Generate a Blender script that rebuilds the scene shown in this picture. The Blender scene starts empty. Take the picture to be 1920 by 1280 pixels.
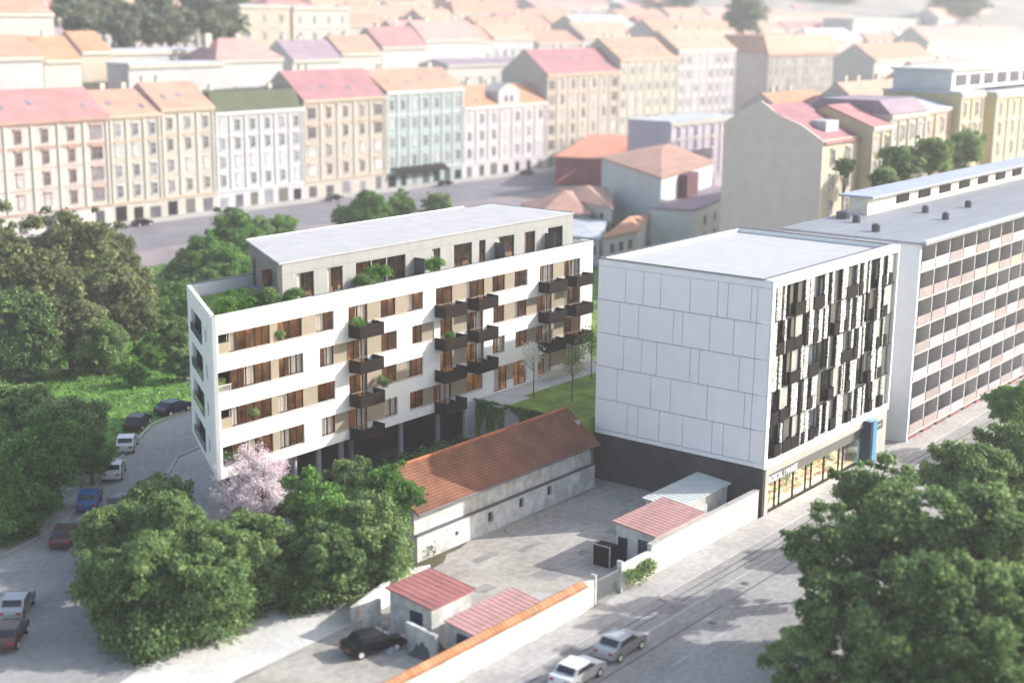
import bpy, math, random
import numpy as np
from mathutils import Matrix, Vector

# ------------------------------------------------------------------ camera, world, sun
S = bpy.context.scene
C = S.collection
rnd = random.Random(7)
F_PX, PITCH, ROLL, TH = 2719.1, .2235, .0112, .9115
CAM = Vector((-108.58, -56.41, 43.0))                # world: x along the street, y away from it
R0 = Vector((math.cos(TH), -math.sin(TH), 0))
FH = Vector((math.sin(TH), math.cos(TH), 0))
FW = FH * math.cos(PITCH) + Vector((0, 0, -math.sin(PITCH)))
DN = -FH * math.sin(PITCH) + Vector((0, 0, -math.cos(PITCH)))
CR = R0 * math.cos(ROLL) - DN * math.sin(ROLL)
CD = R0 * math.sin(ROLL) + DN * math.cos(ROLL)
cam_d = bpy.data.cameras.new('camera')
cam = bpy.data.objects.new('camera', cam_d)
C.objects.link(cam)
m = Matrix.Identity(4)
for i in range(3):
    m[i][0] = CR[i]; m[i][1] = -CD[i]; m[i][2] = -FW[i]; m[i][3] = CAM[i]
cam.matrix_world = m
cam_d.sensor_width = 36
cam_d.lens = F_PX / 1920 * 36
cam_d.clip_end = 6000
cam_d.clip_start = .5
cam_d.dof.use_dof = True
cam_d.dof.focus_distance = 138
cam_d.dof.aperture_fstop = (cam_d.lens / 1000) / .60
S.camera = cam

SUN = Vector((1.528, -1.228, 1.0)).normalized()
w = bpy.data.worlds.new('World'); S.world = w; w.use_nodes = True
nt = w.node_tree
sky = nt.nodes.new('ShaderNodeTexSky'); sky.sky_type = 'NISHITA'; sky.sun_disc = False
sky.sun_elevation = math.asin(SUN.z); sky.sun_rotation = math.atan2(SUN.x, SUN.y)
sky.air_density = 1.2; sky.dust_density = 2.5; sky.ozone_density = .6
nt.links.new(sky.outputs[0], nt.nodes['Background'].inputs[0])
nt.nodes['Background'].inputs[1].default_value = .15
sl = bpy.data.lights.new('sun', 'SUN'); sl.energy = 3.9; sl.angle = math.radians(.5); sl.color = (1, .965, .925)
so = bpy.data.objects.new('sun', sl); C.objects.link(so)
so.rotation_euler = SUN.to_track_quat('Z', 'Y').to_euler()
so.location = (0, 0, 120)
S.render.engine = 'CYCLES'
S.view_settings.view_transform = 'Standard'; S.view_settings.look = 'None'
S.view_settings.exposure = .95; S.view_settings.gamma = 1
S.cycles.max_bounces = 6; S.cycles.transparent_max_bounces = 12; S.cycles.volume_bounces = 0

# ------------------------------------------------------------------ measuring helpers
def ray(px, py):
    return CR * ((px - 960) / F_PX) + CD * ((py - 640) / F_PX) + FW
def P(px, py, z=0.):                                   # point at height z
    r = ray(px, py); return CAM + r * ((z - CAM.z) / r.z)
def PV(px, py, v):                                     # point on the vertical plane y = v
    r = ray(px, py); return CAM + r * ((v - CAM.y) / r.y)
def terr(x, y):                                        # height of the land
    a = max(0., min(1., (x - 262) / 300)); a = a * a * (3 - 2 * a)
    b = max(0., min(1., (y - 206) / 260)); b = b * b * (3 - 2 * b)
    g = max(0., math.hypot(x + 108, y + 56) - 800)
    return 21 * a * max(0, min(1, (y - 60) / 120)) + 19 * b + min(70, g * .09)

# ------------------------------------------------------------------ materials
MATS = {}
def node(t, k, **kw):
    n = t.nodes.new(k)
    for a, b in kw.items():
        if a in n.inputs.keys(): n.inputs[a].default_value = b
        else: setattr(n, a, b)
    return n
def mat(name, col, rough=.75, var=.12, scale=2., bump=0., spec=.35, metal=0., col2=None, scale2=None, stretch=None):
    """one procedural paint/plaster: two scales of noise move the colour a little, optional bump"""
    if name in MATS: return MATS[name]
    mm = bpy.data.materials.new(name); mm.use_nodes = True; t = mm.node_tree
    b = t.nodes['Principled BSDF']
    b.inputs['Roughness'].default_value = rough
    b.inputs['Specular IOR Level'].default_value = spec
    b.inputs['Metallic'].default_value = metal
    geo = node(t, 'ShaderNodeNewGeometry')
    mp = node(t, 'ShaderNodeMapping')
    t.links.new(geo.outputs['Position'], mp.inputs[0])
    if stretch: mp.inputs['Scale'].default_value = stretch
    n1 = node(t, 'ShaderNodeTexNoise', Scale=scale, Detail=6.)
    n2 = node(t, 'ShaderNodeTexNoise', Scale=scale2 or scale * .13, Detail=3.)
    t.links.new(mp.outputs[0], n1.inputs['Vector']); t.links.new(mp.outputs[0], n2.inputs['Vector'])
    add = node(t, 'ShaderNodeMath', operation='ADD')
    t.links.new(n1.outputs[0], add.inputs[0]); t.links.new(n2.outputs[0], add.inputs[1])
    rp = node(t, 'ShaderNodeValToRGB')
    c2 = col2 or tuple(max(0, c * (1 - var * 1.6)) for c in col)
    c1 = tuple(min(1, c * (1 + var)) for c in col)
    rp.color_ramp.elements[0].position = .38; rp.color_ramp.elements[0].color = (*c2, 1)
    rp.color_ramp.elements[1].position = .62; rp.color_ramp.elements[1].color = (*c1, 1)
    half = node(t, 'ShaderNodeMath', operation='MULTIPLY'); half.inputs[1].default_value = .5
    t.links.new(add.outputs[0], half.inputs[0]); t.links.new(half.outputs[0], rp.inputs[0])
    t.links.new(rp.outputs[0], b.inputs['Base Color'])
    if bump:
        bp = node(t, 'ShaderNodeBump', Strength=bump, Distance=.05)
        t.links.new(n1.outputs[0], bp.inputs['Height']); t.links.new(bp.outputs[0], b.inputs['Normal'])
    MATS[name] = mm
    return mm
def emis(name, col, s):
    mm = bpy.data.materials.new(name); mm.use_nodes = True
    b = mm.node_tree.nodes['Principled BSDF']
    b.inputs['Base Color'].default_value = (*col, 1)
    b.inputs['Emission Color'].default_value = (*col, 1); b.inputs['Emission Strength'].default_value = s
    return mm
def glass(name, tint, mixf, rough=.04):
    mm = bpy.data.materials.new(name); mm.use_nodes = True; t = mm.node_tree
    t.nodes.remove(t.nodes['Principled BSDF'])
    tr = node(t, 'ShaderNodeBsdfTransparent', Color=(*tint, 1))
    gl = node(t, 'ShaderNodeBsdfGlossy', Color=(1, 1, 1, 1), Roughness=rough)
    fr = node(t, 'ShaderNodeLayerWeight', Blend=.5)
    pw = node(t, 'ShaderNodeMath', operation='POWER'); pw.inputs[1].default_value = 3.
    ad = node(t, 'ShaderNodeMath', operation='MULTIPLY_ADD'); ad.inputs[1].default_value = .55; ad.inputs[2].default_value = mixf
    t.links.new(fr.outputs['Facing'], pw.inputs[0]); t.links.new(pw.outputs[0], ad.inputs[0])
    mx = node(t, 'ShaderNodeMixShader')
    t.links.new(ad.outputs[0], mx.inputs[0]); t.links.new(tr.outputs[0], mx.inputs[1]); t.links.new(gl.outputs[0], mx.inputs[2])
    t.links.new(mx.outputs[0], t.nodes['Material Output'].inputs[0])
    return mm
def tiles(name, c1, c2, sx=4., sy=3., mortar=.16, mort=(.1, .06, .05), bump=.5, plane='xy', lo=.62):
    """roof tiles or bricks in rows on a real pitch: brick texture in world metres"""
    mm = bpy.data.materials.new(name); mm.use_nodes = True; t = mm.node_tree
    b = t.nodes['Principled BSDF']; b.inputs['Roughness'].default_value = .8
    b.inputs['Specular IOR Level'].default_value = .2
    geo = node(t, 'ShaderNodeNewGeometry'); mp = node(t, 'ShaderNodeMapping')
    if plane == 'xz': mp.inputs['Rotation'].default_value = (math.pi / 2, 0, 0)
    if plane == 'yz': mp.inputs['Rotation'].default_value = (math.pi / 2, 0, math.pi / 2)
    t.links.new(geo.outputs['Position'], mp.inputs[0])
    br = node(t, 'ShaderNodeTexBrick')
    br.inputs['Color1'].default_value = (*c1, 1); br.inputs['Color2'].default_value = (*c2, 1)
    br.inputs['Mortar'].default_value = (*mort, 1); br.inputs['Scale'].default_value = 1
    br.inputs['Brick Width'].default_value = 1 / sx; br.inputs['Row Height'].default_value = 1 / sy
    br.inputs['Mortar Size'].default_value = mortar / sx / 2; br.inputs['Mortar Smooth'].default_value = .3
    ns = node(t, 'ShaderNodeTexNoise', Scale=.6, Detail=6.)
    t.links.new(mp.outputs[0], br.inputs['Vector']); t.links.new(mp.outputs[0], ns.inputs['Vector'])
    rp = node(t, 'ShaderNodeValToRGB'); rp.color_ramp.elements[0].position = .3; rp.color_ramp.elements[0].color = (lo, lo, lo * .97, 1)
    rp.color_ramp.elements[1].position = .65; rp.color_ramp.elements[1].color = (1.0, 1.0, 1.0, 1)
    t.links.new(ns.outputs[0], rp.inputs[0])
    mx = node(t, 'ShaderNodeMix', data_type='RGBA', blend_type='MULTIPLY'); mx.inputs[0].default_value = 1
    t.links.new(br.outputs[0], mx.inputs[6]); t.links.new(rp.outputs[0], mx.inputs[7]); t.links.new(mx.outputs[2], b.inputs['Base Color'])
    bp = node(t, 'ShaderNodeBump', Strength=bump, Distance=.04, invert=True)
    t.links.new(br.outputs['Fac'], bp.inputs['Height']); t.links.new(bp.outputs[0], b.inputs['Normal'])
    MATS[name] = mm
    return mm
def leafmat(name, c1, c2, c3, trans=.3):
    mm = bpy.data.materials.new(name); mm.use_nodes = True; t = mm.node_tree
    b = t.nodes['Principled BSDF']; b.inputs['Roughness'].default_value = .62
    b.inputs['Specular IOR Level'].default_value = .25
    geo = node(t, 'ShaderNodeNewGeometry')
    ns = node(t, 'ShaderNodeTexNoise', Scale=.55, Detail=3.)
    t.links.new(geo.outputs['Position'], ns.inputs['Vector'])
    ad = node(t, 'ShaderNodeMath', operation='MULTIPLY_ADD'); ad.inputs[1].default_value = .38
    t.links.new(geo.outputs['Random Per Island'], ad.inputs[0]); t.links.new(ns.outputs[0], ad.inputs[2])
    oi = node(t, 'ShaderNodeObjectInfo'); ob = node(t, 'ShaderNodeMath', operation='MULTIPLY_ADD'); ob.inputs[1].default_value = .22
    t.links.new(oi.outputs['Random'], ob.inputs[0]); t.links.new(ad.outputs[0], ob.inputs[2])
    sb_ = node(t, 'ShaderNodeMath', operation='SUBTRACT'); sb_.inputs[1].default_value = .11
    t.links.new(ob.outputs[0], sb_.inputs[0])
    rp = node(t, 'ShaderNodeValToRGB'); e = rp.color_ramp.elements
    e[0].position = .36; e[0].color = (*c1, 1); e[1].position = .98; e[1].color = (*c3, 1)
    k = e.new(.7); k.color = (*c2, 1)
    t.links.new(sb_.outputs[0], rp.inputs[0]); t.links.new(rp.outputs[0], b.inputs['Base Color'])
    tl = node(t, 'ShaderNodeBsdfTranslucent'); t.links.new(rp.outputs[0], tl.inputs[0])
    mx = node(t, 'ShaderNodeMixShader'); mx.inputs[0].default_value = trans
    t.links.new(b.outputs[0], mx.inputs[1]); t.links.new(tl.outputs[0], mx.inputs[2])
    t.links.new(mx.outputs[0], t.nodes['Material Output'].inputs[0])
    return mm
def speckle(name):
    mm = bpy.data.materials.new(name); mm.use_nodes = True; t = mm.node_tree
    b = t.nodes['Principled BSDF']; b.inputs['Roughness'].default_value = .55
    geo = node(t, 'ShaderNodeNewGeometry')
    vo = node(t, 'ShaderNodeTexVoronoi', Scale=7.5)
    ns = node(t, 'ShaderNodeTexNoise', Scale=3., Detail=2.)
    t.links.new(geo.outputs['Position'], vo.inputs['Vector']); t.links.new(geo.outputs['Position'], ns.inputs['Vector'])
    ad = node(t, 'ShaderNodeMath', operation='MULTIPLY_ADD'); ad.inputs[1].default_value = .5
    t.links.new(ns.outputs[0], ad.inputs[0]); t.links.new(vo.outputs['Distance'], ad.inputs[2])
    rp = node(t, 'ShaderNodeValToRGB'); rp.color_ramp.elements[0].position = .66; rp.color_ramp.elements[0].color = (.04, .05, .048, 1)
    rp.color_ramp.elements[1].position = .77; rp.color_ramp.elements[1].color = (.76, .76, .74, 1)
    t.links.new(ad.outputs[0], rp.inputs[0]); t.links.new(rp.outputs[0], b.inputs['Base Color'])
    return mm

M_white = mat('white_render', (.83, .82, .79), .8, .025, 1.2)
M_lav = mat('white_cladding', (.88, .865, .905), .45, .025, .8)
M_joint = mat('dark_joint', (.07, .07, .08), .8, .1)
M_frame = mat('white_metal_frame', (.88, .88, .87), .4, .015, 1.)
M_tan = mat('tan_panel', (.32, .265, .195), .6, .04, 1.5)
M_dark = mat('dark_frame', (.022, .018, .017), .4, .1)
M_balc = mat('brown_black_metal', (.016, .010, .007), .6, .12, 3., spec=.15)
M_glass = glass('window_glass', (.85, .8, .74), .02)
M_dglass = mat('dark_glass', (.020, .023, .028), .06, .25, .8, spec=.9)
M_bglass = mat('blue_grey_glass', (.10, .13, .2), .08, .2, .8, spec=.9)
M_wood = mat('warm_wood', (.58, .36, .17), .5, .2, 3., stretch=(.3, 4, 4))
M_room = mat('room_wall', (.40, .25, .14), .8, .25, 1.2, col2=(.15, .09, .05), scale2=.5)
M_curt_pane = mat('white_curtain_and_lightened_pane', (.78, .77, .77), .9, .05, 3.)
M_roofA = mat('pale_gravel_roof', (.43, .44, .455), .95, .055, 14., .25, scale2=.8)
M_roofB = mat('grey_membrane_roof', (.43, .43, .445), .9, .07, 10., .15, scale2=.5)
M_coping = mat('dark_coping', (.10, .105, .12), .4, .1, metal=.3)
M_base = mat('charcoal_plaster', (.052, .052, .060), .8, .18, .7, scale2=.25)
M_greyp = mat('light_grey_panel', (.40, .40, .37), .6, .05, 1.)
M_gbrown = mat('grey_brown_panel', (.11, .107, .098), .5, .08, 1.)
M_dpan = mat('black_panel', (.012, .011, .012), .6, .15, 2., spec=.12)
M_pent = mat('beige_panel', (.31, .318, .305), .6, .04, 1.)
M_pdark = mat('taupe_panel', (.20, .18, .18), .6, .05, 1.)
M_speck = speckle('perforated_white')
M_blue = mat('sky_blue_metal', (.08, .28, .44), .35, .05, 1.)
M_navy = mat('navy_metal', (.015, .03, .07), .3, .1, 1.)
M_conc = mat('pale_concrete', (.50, .50, .50), .85, .12, 3., .2, scale2=.5)
M_col = mat('grey_column', (.36, .36, .40), .7, .06)
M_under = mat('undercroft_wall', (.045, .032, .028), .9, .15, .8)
M_tile = tiles('clay_tiles', (.33, .145, .085), (.27, .115, .068), 4.5, 4.2, .26, (.10, .04, .025))
M_otile = tiles('orange_tiles', (.50, .22, .09), (.55, .33, .19), 2.5, 1.5, .2, (.3, .1, .05), plane='xy')
M_brick = tiles('grey_brick', (.90, .72, .65), (.94, .77, .70), 2.5, 5., .12, (.82, .66, .60), .2, 'yz', .9)
M_redmet = mat('red_sheet_roof', (.34, .135, .13), .6, .15, 2., stretch=(2, .6, 1))
M_pinkmet = mat('faded_red_sheet_roof', (.44, .25, .235), .7, .12, 2., stretch=(.5, 2, 1))
M_shedw = mat('old_white_plaster', (.58, .58, .57), .9, .1, 1.2, .1, col2=(.40, .39, .37), scale2=.3)
M_wallw = mat('whitewashed_wall', (.66, .66, .63), .9, .08, 1., .1, col2=(.46, .46, .43), scale2=.25)
M_asph = mat('asphalt', (.20, .19, .215), .95, .18, 1.4, .3, scale2=.12)
M_asph2 = mat('worn_asphalt', (.32, .31, .305), .95, .16, 2.4, .3, scale2=.16, stretch=(.6, 1.2, 1))
M_pave = mat('pale_paving', (.42, .40, .385), .95, .14, 2., .2, scale2=.2)
M_ppave = mat('pinkish_paving', (.27, .235, .24), .95, .14, 2., .2, scale2=.2)
M_dust = mat('pale_dust', (.60, .585, .56), .95, .10, 2.5, .2, scale2=.3)
M_yard = mat('yard_concrete', (.39, .365, .33), .95, .14, 1.6, .15, col2=(.28, .26, .23), scale2=.18)
M_land = mat('town_ground', (.33, .32, .29), .95, .2, .5, .2, scale2=.05)
M_soil = mat('soil', (.10, .085, .05), .95, .3, 2., .5)
M_grass = mat('grass', (.13, .26, .045), .95, .3, 5., .6, col2=(.05, .11, .02), scale2=.35)
M_lawn = mat('lawn', (.19, .27, .045), .95, .25, 12., .8, col2=(.09, .15, .025), scale2=.6)
M_line = mat('road_paint', (.43, .43, .42), .8, .1, 3.)
M_tyre = mat('tyre', (.02, .02, .02), .8, .1)
M_cglass = mat('car_glass', (.015, .018, .024), .05, .1, spec=.9)
M_lamp = mat('headlight_lens', (.7, .7, .7), .15, .02)
M_tail = mat('tail_light', (.4, .02, .02), .2, .05)
M_win_m = mat('pane_mid', (.22, .22, .25), .2, .25, .5, spec=.7)
M_bark = mat('bark', (.10, .075, .055), .9, .3, 6., .6)
M_stone = mat('stone_trim', (.56, .51, .44), .85, .08)
M_slate = mat('grey_blue_roof', (.25, .265, .30), .6, .1, .8, stretch=(.2, 2, 1))
L_mid = leafmat('leaf_mid', (.065, .13, .042), (.17, .275, .09), (.38, .49, .21), .45)
L_dark = leafmat('leaf_dark', (.055, .115, .038), (.14, .24, .08), (.33, .45, .17), .45)
L_olive = leafmat('leaf_olive', (.075, .105, .04), (.18, .215, .085), (.40, .42, .19), .45)
L_bright = leafmat('leaf_bright', (.055, .14, .025), (.12, .27, .05), (.29, .47, .12), .4)
L_pink = leafmat('blossom_pink', (.62, .48, .52), (.78, .67, .71), (.88, .82, .84), .3)
L_white = leafmat('blossom_white', (.5, .5, .42), (.7, .7, .62), (.85, .85, .8), .2)
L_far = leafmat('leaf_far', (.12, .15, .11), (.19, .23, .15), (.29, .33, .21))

# ------------------------------------------------------------------ object helpers
def setp(o, label=None, cat=None, group=None, kind=None):
    for k, v_ in (('label', label), ('category', cat), ('group', group), ('kind', kind)):
        if v_: o[k] = v_
    return o
def thing(name, label, cat, loc=(0, 0, 0), group=None, rz=0):
    o = bpy.data.objects.new(name, None); C.objects.link(o)
    o.location = loc; o.rotation_euler = (0, 0, rz); o.empty_display_size = .5
    return setp(o, label, cat, group)
def absloc(o):
    l = Vector((0, 0, 0))
    while o is not None: l += o.location; o = o.parent
    return l
class MB:
    def __init__(s): s.v = []; s.f = []; s.mi = []
    def poly(s, pts, mi=0):
        n = len(s.v); s.v += [tuple(p) for p in pts]; s.f.append(tuple(range(n, n + len(pts)))); s.mi.append(mi)
    def box(s, x0, x1, y0, y1, z0, z1, mi=0):
        x0, x1 = min(x0, x1), max(x0, x1); y0, y1 = min(y0, y1), max(y0, y1)
        n = len(s.v)
        s.v += [(x0, y0, z0), (x1, y0, z0), (x1, y1, z0), (x0, y1, z0), (x0, y0, z1), (x1, y0, z1), (x1, y1, z1), (x0, y1, z1)]
        for f in ((3, 2, 1, 0), (4, 5, 6, 7), (0, 1, 5, 4), (1, 2, 6, 5), (2, 3, 7, 6), (3, 0, 4, 7)):
            s.f.append(tuple(n + i for i in f)); s.mi.append(mi)
        return s
    def obox(s, o, d, a0, a1, b0, b1, z0, z1, mi=0):      # box in a frame: a along d, b along d turned left
        d = Vector((d[0], d[1])).normalized(); e = Vector((-d.y, d.x)); n = len(s.v)
        for z in (z0, z1):
            for a, b in ((a0, b0), (a1, b0), (a1, b1), (a0, b1)):
                q = Vector((o[0], o[1])) + d * a + e * b; s.v.append((q.x, q.y, z))
        for f in ((3, 2, 1, 0), (4, 5, 6, 7), (0, 1, 5, 4), (1, 2, 6, 5), (2, 3, 7, 6), (3, 0, 4, 7)):
            s.f.append(tuple(n + i for i in f)); s.mi.append(mi)
        return s
    def prism(s, pts, z0, z1, mi=0, top=None):            # pts counter-clockwise; z values numbers
        n = len(s.v); k = len(pts)
        s.v += [(p[0], p[1], z0) for p in pts] + [(p[0], p[1], z1) for p in pts]
        s.f.append(tuple(n + i for i in reversed(range(k)))); s.mi.append(mi)
        s.f.append(tuple(n + k + i for i in range(k))); s.mi.append(mi if top is None else top)
        for i in range(k):
            j = (i + 1) % k; s.f.append((n + i, n + j, n + k + j, n + k + i)); s.mi.append(mi)
        return s
    def tube(s, pts, rad, seg=7, mi=0):
        pts = [Vector(p) for p in pts]; rings = []
        for i, p in enumerate(pts):
            d = (pts[min(i + 1, len(pts) - 1)] - pts[max(i - 1, 0)]).normalized()
            a = d.orthogonal().normalized(); b = d.cross(a); r = rad[i] if isinstance(rad, (list, tuple)) else rad
            n = len(s.v)
            for k in range(seg):
                t = 2 * math.pi * k / seg; q = p + (a * math.cos(t) + b * math.sin(t)) * r; s.v.append(tuple(q))
            rings.append(n)
        for i in range(len(rings) - 1):
            for k in range(seg):
                l = (k + 1) % seg
                s.f.append((rings[i] + k, rings[i] + l, rings[i + 1] + l, rings[i + 1] + k)); s.mi.append(mi)
        s.f.append(tuple(rings[0] + k for k in reversed(range(seg)))); s.mi.append(mi)
        s.f.append(tuple(rings[-1] + k for k in range(seg))); s.mi.append(mi)
        return s
    def build(s, name, mats, parent=None, **kw):
        if not s.v: return None
        me = bpy.data.meshes.new(name)
        o_ = absloc(parent) if parent is not None else Vector((0, 0, 0))
        me.from_pydata([(a - o_.x, b - o_.y, c - o_.z) for a, b, c in s.v], [], s.f)
        if not isinstance(mats, (list, tuple)): mats = [mats]
        for q in mats: me.materials.append(q)
        if len(mats) > 1: me.polygons.foreach_set('material_index', s.mi)
        me.update()
        o = bpy.data.objects.new(name, me); C.objects.link(o)
        if parent is not None: o.parent = parent
        return setp(o, **kw)
def copy_tree(o, parent=None):
    c = o.copy(); C.objects.link(c)
    if parent is not None: c.parent = parent
    for ch in [q for q in CH.get(o.name, [])] or list(o.children): copy_tree(ch, c)
    return c
CH = {}
def wall_grid(mb, x0, x1, z0, z1, holes, y0, y1, mi=0):
    """front wall in the plane y with rectangular holes (a,b,za,zb), made of butted boxes"""
    zs = sorted({z0, z1} | {h[2] for h in holes} | {h[3] for h in holes})
    zs = [z for z in zs if z0 <= z <= z1]
    for a, b in zip(zs, zs[1:]):
        mid = (a + b) / 2
        hs = sorted((max(x0, h[0]), min(x1, h[1])) for h in holes if h[2] < mid < h[3])
        x = x0
        for p, q in hs:
            if p > x + 1e-4: mb.box(x, p, y0, y1, a, b, mi)
            x = max(x, q)
        if x < x1 - 1e-4: mb.box(x, x1, y0, y1, a, b, mi)

# ------------------------------------------------------------------ leaves
def leaf_mesh(name, cen, nor, size, mt, rng, aspect=.62):
    n = len(cen)
    r = rng.normal(size=(n, 3)); a = np.cross(nor, r); a /= np.linalg.norm(a, axis=1)[:, None] + 1e-9
    b = np.cross(nor, a)
    sz = size * rng.uniform(.6, 1.35, n)[:, None]
    v = np.stack([cen + a * sz, cen + b * sz * aspect, cen - a * sz, cen - b * sz * aspect], 1).reshape(-1, 3)
    me = bpy.data.meshes.new(name)
    me.vertices.add(4 * n); me.vertices.foreach_set('co', v.astype(np.float32).ravel())
    me.loops.add(4 * n); me.loops.foreach_set('vertex_index', np.arange(4 * n, dtype=np.int32))
    me.polygons.add(n); me.polygons.foreach_set('loop_start', np.arange(0, 4 * n, 4, dtype=np.int32))
    me.polygons.foreach_set('loop_total', np.full(n, 4, dtype=np.int32))
    me.materials.append(mt); me.update(); me.validate()
    return me
def crown_pts(rng, n, lobes=150, rz=.95, lobe=.155, hollow=.0, fill=.5):
    """leaf positions on many small lobes spread unevenly through a unit crown"""
    L = []
    while len(L) < lobes:
        p = rng.uniform(-1, 1, 3)
        if np.linalg.norm(p) > 1: continue
        if np.linalg.norm(p) < .35 and rng.random() < .7: continue
        L.append(p * np.array([1, 1, rz]) * rng.uniform(.62, 1.0))
    L = np.array(L); th_ = np.arctan2(L[:, 1], L[:, 0]); f1, f2, f3 = rng.uniform(0, 6.28, 3)
    L *= (1 + .13 * np.sin(2 * th_ + f1) + .10 * np.sin(5 * th_ + f2) + .12 * np.sin(L[:, 2] * 5 + f3))[:, None]; R = lobe * rng.uniform(.35, 1.5, lobes)
    wgt = R ** 2 / (R ** 2).sum(); k = rng.choice(lobes, n, p=wgt)
    d = rng.normal(size=(n, 3)); d /= np.linalg.norm(d, axis=1)[:, None]
    d[:, 2] = np.where(d[:, 2] < -.35, -d[:, 2], d[:, 2])
    rr = R[k] * np.where(rng.random(n) < fill, rng.uniform(.25, 1.6, n), rng.normal(1, .2, n))
    c = L[k] + d * rr[:, None] * np.array([1, 1, .85])
    nn = d + rng.normal(size=(n, 3)) * .95 + np.array([0, 0, .35]); nn /= np.linalg.norm(nn, axis=1)[:, None]
    return c, nn, L
CROWNS = {}
def crown(kind, mt, n=15000, size=.055, variant=0, **kw):
    key = (kind, variant)
    if key not in CROWNS:
        rng = np.random.default_rng(hash_s(kind) + variant * 17)
        c, nn, L = crown_pts(rng, n, **kw)
        me = leaf_mesh('crown', c, nn, size, mt, rng)
        tb = MB()
        tb.tube([(0, 0, -1.9), (.02, 0, -1.1), (0, .03, -.3), (0, 0, .25)], [.075, .055, .045, .02])
        for q in L[:12]:
            st = Vector((0, 0, -.55 + rng.uniform(0, .5))); e = Vector(q); md = (st + e) / 2 + Vector((0, 0, -.06))
            tb.tube([st, md, e], [.035, .02, .006], 5)
        tm = bpy.data.meshes.new('trunk'); tm.from_pydata(tb.v, [], tb.f); tm.materials.append(M_bark); tm.update()
        CROWNS[key] = (me, tm)
    return CROWNS[key]
def hash_s(s): return sum(ord(c) * (i + 3) for i, c in enumerate(s))
KIND = dict(mid=(L_mid, 30000, .046), dark=(L_dark, 30000, .046), olive=(L_olive, 26000, .048), bright=(L_bright, 26000, .048),
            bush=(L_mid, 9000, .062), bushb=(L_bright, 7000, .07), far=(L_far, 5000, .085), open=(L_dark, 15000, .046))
def tree(x, y, zc, r, kind, label, group=None, base=None, cat='tree', name=None, flat=1.0):
    mt, n, sz = KIND[kind]
    kw = dict(lobes=75, lobe=.14, fill=.6) if kind == 'open' else (dict(lobes=16, lobe=.42) if kind in ('bush', 'bushb') else {})
    me, tm = crown(kind, mt, n, sz, rnd.randrange(3 if kind not in ('far',) else 2), **kw)
    b = terr(x, y) if base is None else base
    t = thing(name or ('bush' if kind in ('bush', 'bushb') else 'tree'), label, cat, (x, y, b), group)
    a = rnd.uniform(0, 6.28)
    o = bpy.data.objects.new('crown', me); C.objects.link(o); o.parent = t; o.location = (0, 0, zc - b); r *= .84; o.scale = (r, r, r * flat); o.rotation_euler = (0, 0, a)
    o2 = bpy.data.objects.new('trunk', tm); C.objects.link(o2); o2.parent = t; o2.location = (0, 0, zc - b)
    hz = max((zc - b) / 1.9, r * .3); o2.scale = (r, r, hz); o2.rotation_euler = (0, 0, a)
    return t
def tpx(px, py, zc, r, kind, label, **kw):
    p = P(px, py, zc); return tree(p.x, p.y, zc, r, kind, label, **kw)
def leafbox(name, x0, x1, y0, y1, z0, z1, n, size, mt, seed=1, parent=None, **kw):
    rng = np.random.default_rng(seed)
    c = rng.uniform((x0, y0, z0), (x1, y1, z1), (n, 3))
    c[:, 2] = z0 + (z1 - z0) * np.clip(rng.beta(3, 1.2, n) + .12 * np.sin(c[:, 0] * 2.3) + .12 * np.cos(c[:, 1] * 3.1), 0, 1.25)
    nn = rng.normal(size=(n, 3)) + (0, 0, .7); nn /= np.linalg.norm(nn, axis=1)[:, None]
    l = absloc(parent) if parent is not None else Vector((0, 0, 0))
    me = leaf_mesh(name, c - np.array(l), nn, size, mt, rng)
    o = bpy.data.objects.new(name, me); C.objects.link(o)
    if parent is not None: o.parent = parent
    return setp(o, **kw)

# ------------------------------------------------------------------ ground
def ground():
    xs = sorted(set(list(range(-400, -120, 40)) + list(range(-120, 360, 12)) + list(range(360, 1000, 32)) + [1050, 1150, 1300, 1500, 1800, 2200, 2800]))
    ys = sorted(set(list(range(-400, -80, 40)) + list(range(-80, 480, 12)) + list(range(480, 1000, 32)) + [1050, 1150, 1300, 1500, 1800, 2200, 2800]))
    v = [(x, y, terr(x, y)) for y in ys for x in xs]; nx = len(xs)
    f = [(j * nx + i, j * nx + i + 1, (j + 1) * nx + i + 1, (j + 1) * nx + i) for j in range(len(ys) - 1) for i in range(nx - 1)]
    me = bpy.data.meshes.new('ground'); me.from_pydata(v, [], f); me.materials.append(M_land); me.update()
    for p in me.polygons: p.use_smooth = True
    o = bpy.data.objects.new('ground', me); C.objects.link(o); setp(o, kind='structure')
ground()
def sheet(name, pts, z, m_, thick=None):
    mb = MB()
    if thick: mb.prism(pts, -.2, z)
    else: mb.poly([(p[0], p[1], z) for p in pts])
    return mb.build(name, m_, kind='structure')
def pxs(lst, z=0): return [tuple(P(a, b, z))[:2] for a, b in lst]
# grass bank behind the apartment block, its wild left part and the soil under the front trees
sheet('grass_bank', [(-75, 48), (-10, 62), (60, 60), (120, 60), (175, 141.6), (-75, 141.6)], .004, M_grass)
sheet('grass_verge', pxs([(-60, 640), (300, 700), (235, 770), (180, 850), (120, 900), (70, 1000), (0, 1028), (-60, 1040)]), .012, M_grass)
sheet('soil_ground', [(-54, 19), (-40, 12.5), (-25, 14.8), (-8, 20), (2.5, 29.8), (-6, 37), (-38, 37), (-44, 30)], .008, M_soil)
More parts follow.
